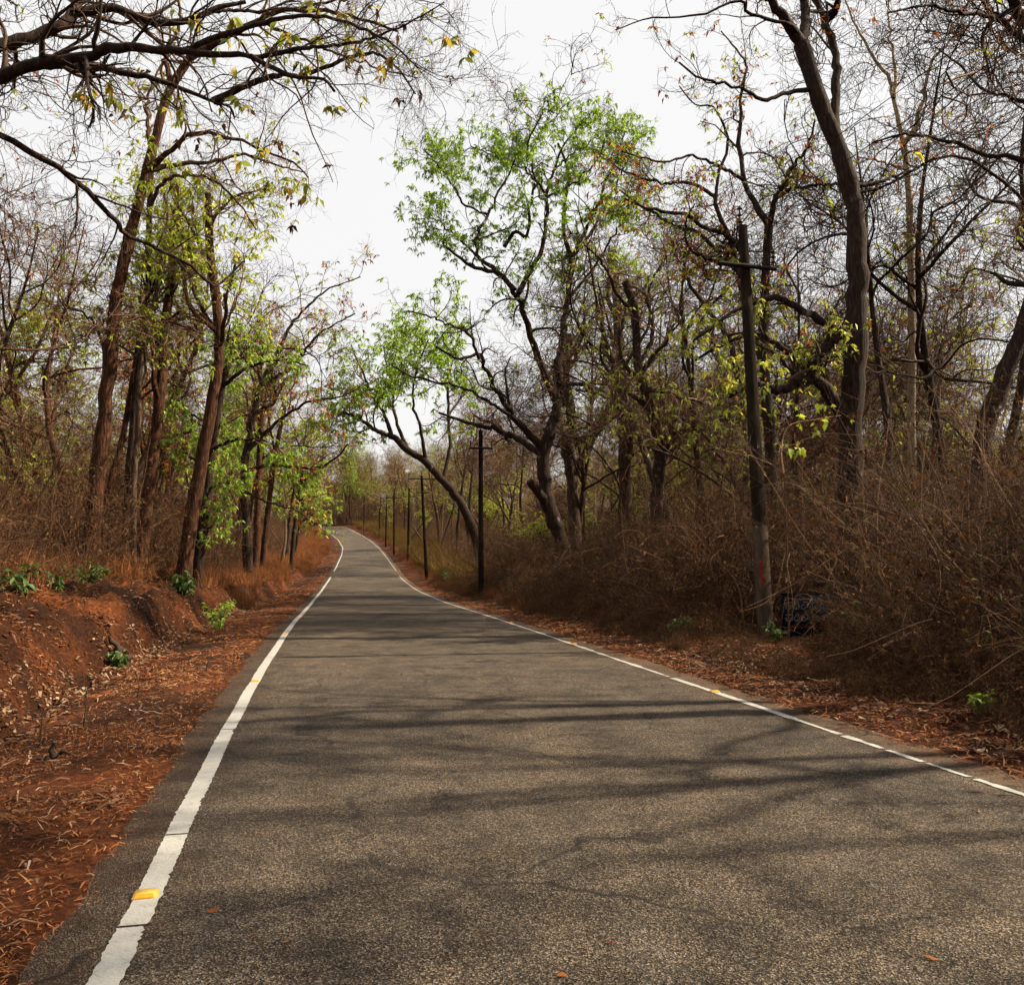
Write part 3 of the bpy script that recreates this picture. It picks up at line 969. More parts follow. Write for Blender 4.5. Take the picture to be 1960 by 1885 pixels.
    S(122, 'upright_tree', 'upright dark tree, first of the tight clump on the bank', 27, [(236, 1104), (247, 930), (260, 759), (274, 656), (284, 560), (285, 420), (292, 300)], [], .14, .07, 'bark_dark', 'twig', 1.9, (7, 7, 4), [('foliage', .3, 6, .15, .06, 'leaf_lime', None)])
    S(123, 'grey_stem_tree', 'narrow grey stem squeezed in the middle of the clump on the bank', 26, [(254, 1104), (255, 930), (264, 828), (268, 700), (300, 560), (310, 480)], [], .11, .06, 'bark_grey', 'twig', 1.4, (6, 6, 4), [('foliage', .3, 6, .14, .06, 'leaf_lime', None)])
    S(124, 'stout_tree', 'stout red-brown trunk, thickest of the clump on the bank', 27.5, [(266, 1104), (281, 965), (297, 845), (304, 780), (312, 650), (330, 520), (336, 400)], [], .23, .11, 'bark_red', 'twig', 2.2, (7, 7, 4), [('foliage', .1, 5, .16, .07, 'leaf_lime', None), ('dry_leaves', .03, 4, .2, .1, 'leaf_dry', None)])
    S(125, 'tilted_tree', 'red-barked trunk tilting toward the road, lit along one side, on the bank', 27, [(352, 1104), (370, 965), (394, 845), (411, 742), (420, 680), (415, 590), (402, 480), (398, 370)], [], .24, .11, 'bark_red', 'twig', 2.4, (8, 7, 4), [('foliage', .5, 7, .15, .06, 'leaf_lime', None)])
    vy = lambda p: np.ones(len(p))
    S(126, 'vine_tree', 'dark trunk wrapped in glossy green climber behind the tilted red tree', 29, [(378, 1095), (388, 1010), (400, 900), (412, 820), (430, 720), (460, 620)],
      [([(384, 1060), (395, 1020), (420, 990)], .05, .02, -.5), ([(392, 960), (410, 930), (440, 925)], .05, .02, -.5), ([(398, 900), (360, 870), (330, 860)], .06, .02, .5), ([(405, 860), (460, 840), (520, 850), (550, 880)], .07, .02, -1.5), ([(410, 820), (360, 790), (320, 800)], .06, .02, -1), ([(425, 740), (480, 700), (540, 690), (590, 700)], .08, .02, -1)],
      .2, .09, 'bark_dark', 'twig', 1.3, (8, 7, 4), [('foliage', .38, 7, .12, .052, 'leaf_green', vy)])
    S(127, 'clump_tree', 'dark tree reaching a long low bare limb over the road, behind the bank', 46, [(474, 1065), (470, 980), (466, 910), (480, 820), (500, 740), (540, 660)],
      [([(466, 905), (514, 889), (560, 893), (600, 896), (644, 876), (665, 850)], .15, .04, -2), ([(475, 860), (540, 800), (590, 770), (650, 760), (690, 740)], .14, .03, 1), ([(500, 740), (560, 700), (610, 640), (680, 600)], .13, .03, -1), ([(520, 700), (560, 620), (620, 560), (690, 530)], .12, .03, 2),
       ([(470, 940), (510, 960), (560, 975), (590, 990)], .08, .02, -2)],
      .26, .15, 'bark_dark', 'twig', 2.4, (9, 7, 4), [('foliage', .1, 5, .2, .08, 'leaf_rust', None), ('green_leaves', .08, 5, .2, .08, 'leaf_lime', None)], rm=0.009)
    S(128, 'pillar_tree', 'straight brown trunk in the dry grass, first of the pair farther along the bank', 55, [(490, 1057), (494, 958), (497, 860), (505, 760)], [], .26, .15, 'bark_red', 'twig', 2.6, (7, 7, 3), [('foliage', .2, 6, .18, .07, 'leaf_lime', None)], rm=0.01)
    S(129, 'pillar_tree', 'slightly slanting trunk in the dry grass, second of the pair farther along the bank', 57, [(506, 1040), (515, 965), (525, 880), (545, 780)], [], .22, .13, 'bark_red', 'twig', 2.6, (7, 7, 3), [('foliage', .25, 6, .18, .07, 'leaf_lime', None)], rm=0.01)
    S(130, 'leafy_tree', 'low leafy tree holding bright green sprays over the verge at the bend', 70, [(560, 1050), (565, 1000), (572, 950), (580, 900)],
      [([(570, 960), (590, 950), (615, 955), (630, 980)], .1, .03, -2), ([(568, 985), (595, 985), (615, 1000), (628, 1010)], .08, .02, -3), ([(575, 930), (600, 900), (620, 900)], .1, .03, 1)],
      .2, .1, 'bark_dark', 'twig', 2.2, (7, 7, 4), [('foliage', .4, 6, .24, .09, 'leaf_green', None)], rm=0.01)


def overhanging_tree():
    """Stands beside the camera off the picture; its limbs reach in at the top."""
    Y = 11
    T = Tree(140)
    bx, by = -8.6, 10.2
    gz = ground_z(bx, by)
    base = np.array([bx, by, gz])
    T.limb([base - np.array([0, 0, .4]), base + np.array([.1, .1, 2.2]), base + np.array([.3, .2, 4.4]), at(-150, 230, Y)], .32, .24, 12)
    T.limb([base + np.array([.3, .2, 4.4]), at(-190, 120, Y), at(-160, -60, Y), at(-110, -300, Y)], .22, .12, 9)
    L = []
    def A(pts, r0, r1, dY=0.0, y0=0.0, K=40):
        L.append(T.limb(px_line(pts, Y + y0, dY), r0, r1, 8, K, power=.8, rough=.008))
    A([(-150, 230), (-60, 172), (0, 147), (65, 123), (147, 113), (192, 96), (260, 92), (343, 101), (439, 103), (487, 113), (562, 147), (617, 151), (640, 175)], .11, .015, -1)
    A([(65, 123), (120, 124), (178, 128), (274, 147), (343, 168), (408, 195), (439, 205), (449, 226)], .075, .015, 1)
    A([(408, 194), (480, 161), (535, 144), (583, 144), (670, 110), (720, 104), (760, 130), (795, 180)], .05, .01, -1, .8)
    A([(-190, 120), (-80, 110), (0, 89), (68, 68), (120, 48), (144, 26), (206, 17), (257, 27), (302, 43), (363, 38), (411, 17), (470, 4)], .12, .03, 1.5)
    A([(487, 113), (540, 100), (600, 90), (660, 86), (720, 70), (790, 40), (850, 5)], .035, .006, -1, -.6)
    A([(343, 101), (420, 70), (520, 40), (600, 30), (690, 55), (750, 85), (800, 130)], .04, .008, -2, -.4)
    A([(-160, 180), (-60, 220), (0, 259), (103, 315), (171, 370), (219, 421), (240, 449), (295, 473), (356, 504), (394, 535), (418, 545), (466, 500)], .065, .015, 3, .3)
    A([(144, 26), (148, -20), (160, -80), (200, -160)], .07, .03, 1, .6)
    A([(363, 38), (430, 20), (500, 22), (560, 0), (640, -30)], .035, .01, 1, 1.4)
    P, R = stack(L)
    b, t, f = T.crown(P, R, 1.25, (14, 8, 3), wig=(.2, .26, .32), trop=-.01, rmin=.0026, u0=.1)
    e = finish('overhanging_tree', T, base, 'near tree reaching dark crooked limbs with yellowing leaves in from the upper corner', 'tree', None, M['bark_dark'], M['twig_dark'])
    # the large leaves, one by one
    shapes = []
    for k in range(4):
        mb = MB()
        n = 5
        u = np.linspace(0, 1, n + 2)
        w = np.array([0, .34, .5, .46, .30, .12, 0]) * .42
        zc = -.25 * u ** 2 * (1 + .5 * k / 3)
        mid = np.stack([u, 0 * u + .05 * np.sin(u * 3 + k), zc], 1)
        l_ = mid + np.stack([0 * u, w, .25 * w + .02 * np.sin(u * 14 + k)], 1)
        r_ = mid + np.stack([0 * u, -w, .25 * w + .02 * np.cos(u * 13 + k)], 1)
        v = np.vstack([mid, l_, r_])
        q = []
        m = n + 2
        for i in range(m - 1):
            q += [[i, i + 1, m + i + 1, m + i], [i + 1, i, 2 * m + i, 2 * m + i + 1]]
        mb.add(v, q)
        shapes.append(mb)
    meshes = [[s.mesh('leaf', mm) for mm in M['big_leaf']] for s in shapes]
    r = np.random.default_rng(77)
    tips = np.vstack([t[:, -1], f[:, -1]])
    r.shuffle(tips)
    spots = [(520, 30, 60), (600, 40, 60), (560, 90, 60), (660, 60, 50), (470, 60, 50), (880, 50, 25), (905, 95, 25), (440, 100, 40), (200, 160, 40), (300, 170, 50), (420, 210, 40), (640, 215, 25), (470, 290, 25), (745, 140, 25), (560, 340, 30), (680, 105, 30), (380, 60, 60), (170, 175, 30)]
    cnt = 0
    for sx, sy, rad in spots:
        ps = np.array([at(sx, sy, Y - .5)])[0]
        d = np.linalg.norm((tips - ps) * np.array([1, .25, 1]), axis=1)
        near = np.argsort(d)[:4 if rad > 28 else 3]
        for i in near:
            for j in range(r.integers(3, 6)):
                if cnt >= 290:
                    break
                k = r.integers(4)
                c = r.choice(4, p=[.32, .3, .2, .18])
                o = obj('leaf', meshes[k][c], e, tips[i] - base, (r.normal(0, .6), r.uniform(.1, 1.2), r.uniform(0, 6.28)))
                s = r.uniform(.11, .20)
                o.scale = (s, s * r.uniform(.75, 1.05), s)
                cnt += 1


def corner_tree():
    Y = 11
    T = Tree(150)
    bx, by = 9.3, 10.2
    base = np.array([bx, by, ground_z(bx, by)])
    T.limb([base - np.array([0, 0, .4]), base + np.array([-.1, .1, 2.5]), base + np.array([-.3, .2, 5]), base + np.array([-.2, .1, 8]), base + np.array([.3, 0, 11])], .26, .14, 10)
    L = []
    def A(pts, r0, r1, dY=0.0, K=26):
        L.append(T.limb(px_line(pts, Y, dY), r0, r1, 7, K, power=.8, rough=.01))
    A([(2330, 330), (2100, 180), (1960, 77), (1912, 36), (1887, 7), (1860, -60)], .09, .03, 0)
    A([(1912, 37), (1880, 28), (1843, 24), (1800, 14), (1766, 12), (1700, 25)], .035, .01, -1)
    A([(2330, 430), (2100, 340), (1960, 307), (1894, 298), (1828, 274), (1755, 259), (1719, 259), (1668, 274)], .075, .012, 1)
    A([(2330, 300), (2080, 40), (1985, 55), (1946, 20), (1930, -30)], .09, .06, -1)
    A([(2340, 380), (2080, 230), (1940, 190), (1880, 170), (1830, 120), (1790, 90)], .05, .012, 1.5)
    k, rk = T.kids(np.array([[base + np.array([-.3, .2, 4.5 + i * .8]) for i in range(8)]]), np.full((1, 8), .16), 3, 0, 1, (55, 12), 3.2, 26, .12, .03, .5, .3, 6, into=T.stem)
    L += [(k[i], rk[i]) for i in range(len(k))]
    P, R = stack(L)
    b, t, f = T.crown(P, R, 1.1, (6, 6, 3), wig=(.24, .3, .36), trop=.02, rmin=.003)
    g = T.foliage(f, .02, 3, .12, .05)
    finish('corner_tree', T, base, 'bare tree sending crooked dark limbs into the upper corner above the pole side', 'tree', None, M['bark_dark'], M['twig_dark'], [('foliage', g, M['leaf_rust'])])


heroes()
overhanging_tree()
corner_tree()

# ------------------------------------------------------------------ the wood: kinds of tree, copied one by one
def wood_kind(seed, H, r0_, bk, tw, fol, lean=.06, fork=.45, dens=(7, 6, 3), sz=None, nl=6, ang=38, wig=.13, rm=.0075, trunk_wig=.05, top=.8, crown_wig=(.28, .36, .42)):
    T = Tree(seed)
    r = T.r
    r0 = r0_ * .82
    K = 16
    d = norm(np.array([r.normal(0, lean), r.normal(0, lean), 1.0]))
    p = [np.array([0, 0, -.4])]
    cur = r.normal(0, 1, 3)
    for i in range(K - 1):
        cur = .6 * cur + .8 * r.normal(0, 1, 3)
        d = norm(d + cur * trunk_wig + np.array([0, 0, .05]))
        p.append(p[-1] + d * H * top / (K - 1))
    o, R0 = T.limb(p, r0, r0 * .10, 9, 26)
    sz = sz or H * .14
    k, rk = T.kids(o[None], R0[None], nl, fork, 1.0, (ang, 12), H * .42, 20, wig, .06, .68, .25, 6, into=T.stem, taper=.35)
    k2, rk2 = T.kids(k, rk, 2, .25, .8, (40, 14), H * .24, 20, wig * 1.2, .05, .7, .3, 5, into=T.stem)
    P, R = np.concatenate([k, k2]), np.concatenate([rk, rk2])
    b, t, f = T.crown(P, R, sz, dens, rmin=rm, wig=crown_wig)
    parts = [('trunk', T.stem.mesh('trunk', M[bk])), ('crown', T.tw.mesh('crown', M[tw]))]
    for nm, which, fr, per, Ln, W, m in fol:
        mb = T.foliage({'t': t, 'f': f}[which], fr, per, Ln, W)
        if mb.n:
            parts.append((nm, mb.mesh(nm, M[m])))
    return parts


KIND = {
    'bare': [wood_kind(201, 15, .22, 'bark_dark', 'twig', [('foliage', 'f', .03, 4, .16, .06, 'leaf_rust')]),
             wood_kind(202, 13, .18, 'bark_grey', 'twig', [('foliage', 'f', .04, 4, .16, .06, 'leaf_dry')], fork=.35, trunk_wig=.09),
             wood_kind(203, 16, .25, 'bark_red', 'twig', [('foliage', 'f', .03, 4, .16, .06, 'leaf_lime')], fork=.4)],
    'budding': [wood_kind(211, 14, .2, 'bark_dark', 'twig', [('foliage', 'f', .16, 5, .15, .06, 'leaf_lime')]),
                wood_kind(212, 12, .17, 'bark_grey', 'twig', [('foliage', 'f', .14, 5, .15, .06, 'leaf_olive')], trunk_wig=.09, fork=.3)],
    'leafy': [wood_kind(221, 13, .2, 'bark_red', 'twig', [('foliage', 'f', .55, 6, .16, .065, 'leaf_green')], fork=.3, nl=7),
              wood_kind(222, 11, .16, 'bark_dark', 'twig', [('foliage', 'f', .55, 6, .16, .065, 'leaf_lime')], fork=.25, nl=7)],
    'rusty': [wood_kind(231, 12, .17, 'bark_dark', 'twig_red', [('foliage', 'f', .2, 5, .18, .07, 'leaf_rust')], fork=.3)],
    'slender': [wood_kind(241, 14, .11, 'bark_pale', 'twig', [('foliage', 'f', .08, 4, .17, .07, 'leaf_olive')], fork=.6, nl=5, dens=(5, 6, 3), lean=.05, trunk_wig=.02, sz=1.3),
                wood_kind(242, 12, .10, 'bark_red', 'twig', [('foliage', 'f', .12, 4, .17, .07, 'leaf_lime')], fork=.5, nl=5, dens=(5, 6, 3), lean=.1, trunk_wig=.03, sz=1.3)],
}
NAME = {'bare': 'bare_tree', 'budding': 'budding_tree', 'leafy': 'leafy_tree', 'rusty': 'rusty_tree', 'slender': 'slender_tree'}
LOOK = {'bare': 'bare twisted brown tree', 'budding': 'thinly leafed budding tree', 'leafy': 'small tree in full fresh green leaf',
        'rusty': 'small tree with rust-red dying leaves', 'slender': 'slim upright young tree'}


KIND['tall'] = [wood_kind(261, 17, .2, 'bark_dark', 'twig', [], fork=.72, nl=4, dens=(4, 5, 3), lean=.03, trunk_wig=.02, sz=1.4)]
NAME['tall'] = 'tall_tree'
LOOK['tall'] = 'tall straight high-branching tree'
KIND['lattice'] = [wood_kind(271, 21, .24, 'bark_dark', 'twig_dark', [('foliage', 'f', .03, 4, .13, .05, 'leaf_rust'), ('green_leaves', 'f', .05, 4, .13, .05, 'leaf_lime')], fork=.4, nl=8, ang=44, wig=.2, dens=(8, 6, 2), sz=2.6, rm=.0085, crown_wig=(.36, .44, .46)),
                   wood_kind(272, 19, .2, 'bark_grey', 'twig_dark', [('foliage', 'f', .2, 5, .13, .05, 'leaf_lime')], fork=.35, nl=8, ang=42, wig=.22, dens=(8, 6, 2), sz=2.5, rm=.0085, trunk_wig=.08, crown_wig=(.36, .44, .46)),
                   wood_kind(273, 20, .2, 'bark_dark', 'twig_dark', [('foliage', 'f', .03, 4, .13, .05, 'leaf_rust')], fork=.45, nl=7, ang=40, wig=.2, dens=(8, 6, 2), sz=2.6, rm=.0085, crown_wig=(.36, .44, .46))]
NAME['lattice'] = 'gnarled_tree'
LOOK['lattice'] = 'tall gnarled bare tree with writhing limbs'
KIND['shrub'] = [wood_kind(251, 5.5, .06, 'bark_grey', 'twig', [('foliage', 'f', .14, 5, .13, .06, 'leaf_olive')], fork=.12, nl=8, ang=30, dens=(6, 6, 3), lean=.2, rm=.006, sz=1.0),
                 wood_kind(252, 4.5, .05, 'bark_dark', 'twig', [('foliage', 'f', .12, 5, .15, .07, 'leaf_lime')], fork=.12, nl=8, ang=34, dens=(6, 6, 3), lean=.2, rm=.006, sz=1.0),
                 wood_kind(253, 6.0, .06, 'bark_grey', 'twig_red', [('foliage', 'f', .12, 4, .15, .06, 'leaf_dry')], fork=.1, nl=9, ang=32, dens=(7, 6, 3), lean=.2, rm=.006, sz=1.1)]
NAME['shrub'] = 'tall_shrub'
LOOK['shrub'] = 'tall many-branched shrub'


def place(kind, Y, t, sc, side, rr, label=None):
    parts = KIND[kind][rr.integers(len(KIND[kind]))]
    p = road_pt(Y, t)
    e = empty(NAME[kind], p, rr.uniform(0, 6.28), sc)
    u = abs(t) - HALF
    if Y < 15 and side > 0:
        where = 'beside the road, its branches above the brown thicket'
    elif Y > 200:
        where = 'standing beyond the crest of the road'
    elif side > 0:
        near = 'close behind the brown thicket' if u < 13 else 'deep in the wood behind the thicket'
        far_ = 'behind the golden grass and far poles' if u < 13 else 'deep in the wood beyond the far poles'
        where = near if Y < 45 else ('near the leaning tree beyond the second pole' if Y < 78 and u < 13 else far_ if Y > 78 else 'deep in the wood behind the second pole')
    else:
        where = ('on the bank behind the tall bowed tree' if Y < 32 else 'on the bank behind the clump of trunks' if Y < 62 else 'on the bank along the far bend') if u < 16 else ('deep in the wood behind the bank' if Y < 62 else 'deep in the wood by the far bend')
    size = 'large ' if sc > 1.2 else 'small ' if sc < 1.0 else ''
    if kind not in ('bare', 'budding', 'slender', 'shrub'):
        size = ''
    tag(e, label or (size + LOOK[kind] + ' ' + where), 'shrub' if kind == 'shrub' else 'tree', kind + ' ones ' + where)
    for nm, me in parts:
        obj(nm, me, e)


def wood():
    rr = np.random.default_rng(9)
    taken = []

    def free(x, y, d):
        return all((x - a) ** 2 + (y - b) ** 2 > d * d for a, b in taken)

    def sow(n, side, Y0, Y1, t0, t1, mix, gap, smin=.95, smax=1.35):
        c = 0
        tries = 0
        names, pr = zip(*mix.items())
        pr = np.array(pr) / sum(pr)
        while c < n and tries < n * 30:
            tries += 1
            Y, t = rr.uniform(Y0, Y1), side * rr.uniform(t0, t1)
            p = road_pt(Y, t)
            if p[1] < 3 or abs(p[0]) > .60 * p[1] + 4 or not free(p[0], p[1], gap):
                continue
            taken.append((p[0], p[1]))
            place(rr.choice(names, p=pr), Y, t, rr.uniform(smin, smax), side, rr)
            c += 1
    # pole side: tall bare crowns filling the sky
    for k, (px, Y_) in enumerate([(1120, 52), (1320, 34), (1400, 46), (1550, 33), (1690, 26), (1800, 30), (1910, 24), (1860, 42), (1660, 44), (1240, 48), (1990, 33), (1480, 60), (1010, 75)]):
        w_ = at(px, 1000, Y_)
        q = near_road(w_[0], w_[1])[0]
        taken.append((w_[0], w_[1]))
        place('lattice', q[0], q[1], rr.uniform(.85, 1.1), 1, rr, 'gnarled bare tree ' + [
            'rising directly behind the spreading green tree', 'behind the thicket between the bent tree and the near pole', 'seen just before the near pole, well back in the wood',
            'between the near pole and the big forked tree', 'between the big forked tree and the pale slender trunk', 'just past the pale slender trunk', 'in the brush before the thick trunk leaning at the picture edge',
            'far back between the pale trunk and the leaning edge trunk', 'far back behind the big forked tree', 'behind the straight grey-brown trunk', 'at the very edge of the picture past the leaning trunk',
            'farthest back behind the near pole', 'far back between the second pole and the spreading tree'][k])
    sow(22, 1, 24, 60, 10, 22, dict(bare=5, budding=2, slender=4), 2.4, .85, 1.15)
    sow(46, 1, 24, 75, 20, 55, dict(bare=6, budding=3, slender=4, leafy=.4), 2.6)
    sow(26, 1, 18, 70, 11, 40, dict(shrub=1), 2.0, .8, 1.2)
    sow(40, 1, 62, 130, 8, 44, dict(bare=6, budding=3, slender=5, leafy=.7, rusty=.5), 2.6)
    sow(34, 1, 115, 205, 6, 50, dict(bare=6, budding=3, slender=4, leafy=.8), 3.0, 1.1, 1.5)
    sow(12, 1, 100, 200, 7, 26, dict(shrub=1), 2.0, .8, 1.3)
    # bank side
    sow(18, -1, 28, 60, 10, 28, dict(bare=4, lattice=3, budding=3, leafy=1.6, slender=3, rusty=.4), 2.8, .9, 1.2)
    sow(5, -1, 17, 30, 11, 20, dict(bare=3, budding=2, slender=3), 2.4, .7, 1.0)
    sow(14, -1, 14, 60, 9.5, 26, dict(shrub=1), 1.8, .7, 1.1)
    sow(24, -1, 55, 110, 6.5, 30, dict(bare=5, budding=3, leafy=1.5, rusty=1.5, slender=2), 2.8)
    sow(22, -1, 105, 195, 6.5, 36, dict(bare=5, budding=3, leafy=1.5, rusty=1), 3.0, 1.0, 1.4)
    # straight ahead behind the crest
    sow(34, 1, 203, 300, 3.5, 60, dict(bare=5, budding=4, leafy=1.5, slender=3), 3.6, 1.1, 1.6)
    # the trees that close the view where the road bends away
    for i in range(34):
        yy = rr.uniform(212, 262)
        xx = yy * rr.uniform(-.245, -.11)
        q = near_road(xx, yy)[0]
        if abs(q[1]) < 4.5:
            continue
        place(rr.choice(['bare', 'bare', 'budding', 'slender', 'leafy']), q[0], q[1], rr.uniform(1.2, 1.7), 1, rr)
    # beside the camera, out of the picture: their shadows fall over the road
    for kind, Y, t, sc in (('bare', 1.0, 9.5, .95), ('bare', 6.8, 9.6, 1.0), ('tall', 5.6, 10.4, 1.0), ('tall', 4.7, 10.8, .95), ('budding', -3.5, 8.0, .9)):
        place(kind, Y, t, sc, 1, rr)


wood()


def joined(parts):
    """All parts of a tree as one mesh with several materials, for the far wood."""
    mb, mats, mi_q, mi_t = MB(), [], [], []
    for k, (nm, me) in enumerate(parts):
        v = np.zeros(len(me.vertices) * 3, np.float32)
        me.vertices.foreach_get('co', v)
        lt = np.zeros(len(me.polygons), np.int32)
        me.polygons.foreach_get('loop_total', lt)
        vi = np.zeros(len(me.loops), np.int32)
        me.loops.foreach_get('vertex_index', vi)
        nq = int((lt == 4).sum())
        q, t = vi[:nq * 4].reshape(-1, 4), vi[nq * 4:].reshape(-1, 3)
        mb.add(v.reshape(-1, 3), q, t)
        mats.append(me.materials[0])
        mi_q += [k] * len(q)
        mi_t += [k] * len(t)
    out = mb.mesh('far_tree', mats)
    out.polygons.foreach_set('material_index', np.array(mi_q + mi_t, np.int32))
    return out
# ------------------------------------------------------------------ undergrowth that nobody could count
def clump(seed, n, disc, L, tilt, K, wig, trop, r0, sub, mats, leaf=None, sub_len=.45, sub2=(0, 0.), ang=45):
    """A dry shrub clump as one mesh with two materials: stems and leaves."""
    T = Tree(seed)
    r = T.r
    a, q = r.uniform(0, 6.28, n), disc * np.sqrt(r.random(n))
    P = np.zeros((n, K, 3))
    P[:, 0] = np.stack([q * np.cos(a), q * np.sin(a), 0 * a - .05], 1)
    th = np.radians(np.abs(r.normal(tilt[0], tilt[1], n)))
    b = r.uniform(0, 6.28, n)
    d = np.stack([np.sin(th) * np.cos(b), np.sin(th) * np.sin(b), np.cos(th)], 1)
    ln = r.uniform(L[0], L[1], n)
    cur = r.normal(0, 1, d.shape)
    for k in range(1, K):
        cur = .6 * cur + .8 * r.normal(0, 1, d.shape)
        d = norm(d + cur * wig + np.array([0, 0, trop * k / K]))
        P[:, k] = P[:, k - 1] + d * (ln / (K - 1))[:, None]
    R = r0 * r.uniform(.6, 1.4, n)[:, None] * np.linspace(1, .35, K)[None]
    T.tw.tubes(P, R, 3)
    last = P
    if sub:
        s, rs = T.kids(P, R, sub, .2, 1, (ang, 18), np.mean(L) * sub_len, 6, wig * 1.3, trop * .3, .6, .4, 3, rmin=.003)
        last = s
        if sub2[0]:
            s2, _ = T.kids(s, rs, sub2[0], .1, 1, (50, 20), np.mean(L) * sub2[1], 4, wig * 1.5, 0, .65, .5, 3, rmin=.0022)
            last = np.concatenate([s[:, :4], s2])
    me = T.tw.mesh('clump', [mats[0]])
    me2 = None
    if leaf:
        mb = T.foliage(last, leaf[0], leaf[1], leaf[2], leaf[3], hang=.3)
        me2 = mb.mesh('clump_leaves', mats[1])
    return me, me2


def blades(seed, n, disc, L, W, mat, tilt=28):
    """A tuft of dry grass blades: bent two-piece ribbons."""
    r = np.random.default_rng(seed)
    a, q = r.uniform(0, 6.28, n), disc * np.sqrt(r.random(n))
    p0 = np.stack([q * np.cos(a), q * np.sin(a), 0 * a - .03], 1)
    th = np.radians(np.abs(r.normal(0, tilt, n)))
    b = r.uniform(0, 6.28, n)
    d = np.stack([np.sin(th) * np.cos(b), np.sin(th) * np.sin(b), np.cos(th)], 1)
    ln = r.uniform(L[0], L[1], n)[:, None]
    side = norm(np.cross(d, r.normal(0, 1, d.shape))) * W * r.uniform(.6, 1.4, n)[:, None]
    m = p0 + d * ln * .55
    out = np.stack([np.cos(b), np.sin(b), 0 * b], 1)
    t = m + norm(d + out * r.uniform(.2, 1.2, n)[:, None] - np.array([0, 0, .3])) * ln * .45
    v = np.stack([p0 - side, p0 + side, m + side * .8, m - side * .8, t], 1).reshape(-1, 3)
    i = np.arange(n)[:, None] * 5
    mb = MB()
    mb.add(v, i + np.array([[0, 1, 2, 3]]), i + np.array([[3, 2, 4]]))
    return mb.mesh('tuft', mat)


def scatter(name, label, protos, pos, scl, tilt=.12, seed=1):
    """ONE stuff object: prototypes set on the given places."""
    r = np.random.default_rng(seed)
    n = len(pos)
    me = bpy.data.meshes.new(name)
    me.vertices.add(n)
    me.vertices.foreach_set('co', np.asarray(pos, np.float32).ravel())
    rot = np.stack([r.normal(0, tilt, n), r.normal(0, tilt, n), r.uniform(0, 6.28, n)], 1)
    for nm, ty, val in (('rot', 'FLOAT_VECTOR', rot.astype(np.float32)), ('scl', 'FLOAT', np.asarray(scl, np.float32)), ('idx', 'INT', r.integers(0, len(protos), n).astype(np.int32))):
        at_ = me.attributes.new(nm, ty, 'POINT')
        at_.data.foreach_set('vector' if ty == 'FLOAT_VECTOR' else 'value', val.ravel())
    c = bpy.data.collections.new(name + '_kinds')
    for k, ms in enumerate(protos):
        mm = [m for m in ms if m]
        if len(mm) > 1:           # stems and leaves together
            mm = [joined([('', m) for m in mm])]
        o = bpy.data.objects.new('%s_kind_%02d' % (name, k), mm[0])
        c.objects.link(o)
    ng = bpy.data.node_groups.new(name, 'GeometryNodeTree')
    ng.interface.new_socket('Geometry', in_out='INPUT', socket_type='NodeSocketGeometry')
    ng.interface.new_socket('Geometry', in_out='OUTPUT', socket_type='NodeSocketGeometry')
    N, Lk = ng.nodes, ng.links
    gi, go = N.new('NodeGroupInput'), N.new('NodeGroupOutput')
    ip = N.new('GeometryNodeInstanceOnPoints')
    ci = N.new('GeometryNodeCollectionInfo')
    ci.inputs['Collection'].default_value = c
    ci.inputs['Separate Children'].default_value = True
    ci.inputs['Reset Children'].default_value = True

    def attr(nm, ty):
        x = N.new('GeometryNodeInputNamedAttribute')
        x.data_type = ty
        x.inputs['Name'].default_value = nm
        return x.outputs['Attribute']
    e2r = N.new('FunctionNodeEulerToRotation')
    Lk.new(attr('rot', 'FLOAT_VECTOR'), e2r.inputs[0])
    Lk.new(gi.outputs[0], ip.inputs['Points'])
    Lk.new(ci.outputs[0], ip.inputs['Instance'])
    ip.inputs['Pick Instance'].default_value = True
    Lk.new(attr('idx', 'INT'), ip.inputs['Instance Index'])
    Lk.new(e2r.outputs[0], ip.inputs['Rotation'])
    Lk.new(attr('scl', 'FLOAT'), ip.inputs['Scale'])
    Lk.new(ip.outputs[0], go.inputs[0])
    o = obj(name, me)
    md = o.modifiers.new('scatter', 'NODES')
    md.node_group = ng
    tag(o, label, kind='stuff')
    return o


def sow_pts(seed, n, Y0, Y1, t0, t1, keep=None, power=1.0):
    r = np.random.default_rng(seed)
    Y = Y0 + (Y1 - Y0) * r.random(n) ** power
    t = r.uniform(t0, t1, n)
    p = road_pt(Y, t)
    ok = (p[:, 1] > 1.2) & (np.abs(p[:, 0]) < .62 * p[:, 1] + 3.5)
    if keep is not None:
        ok &= keep(Y, t, p)
    return p[ok], Y[ok], t[ok], r


def clear_view(p):
    """Metres from the open strip in which the near pole, the signboard and the second pole stand."""
    q = p[:, 0] / p[:, 1]
    d1 = np.where(p[:, 1] < 17.3, (np.abs(q - .312) - .05) * p[:, 1], 9.0)
    d2 = np.where(p[:, 1] < 41, (np.abs(q + .035) - .008) * p[:, 1], 9.0)
    d3 = np.where(p[:, 1] < 36, (np.abs(q - .05) - .02) * p[:, 1] + 1.0, 9.0)
    return np.minimum(np.minimum(d1, d2), d3)


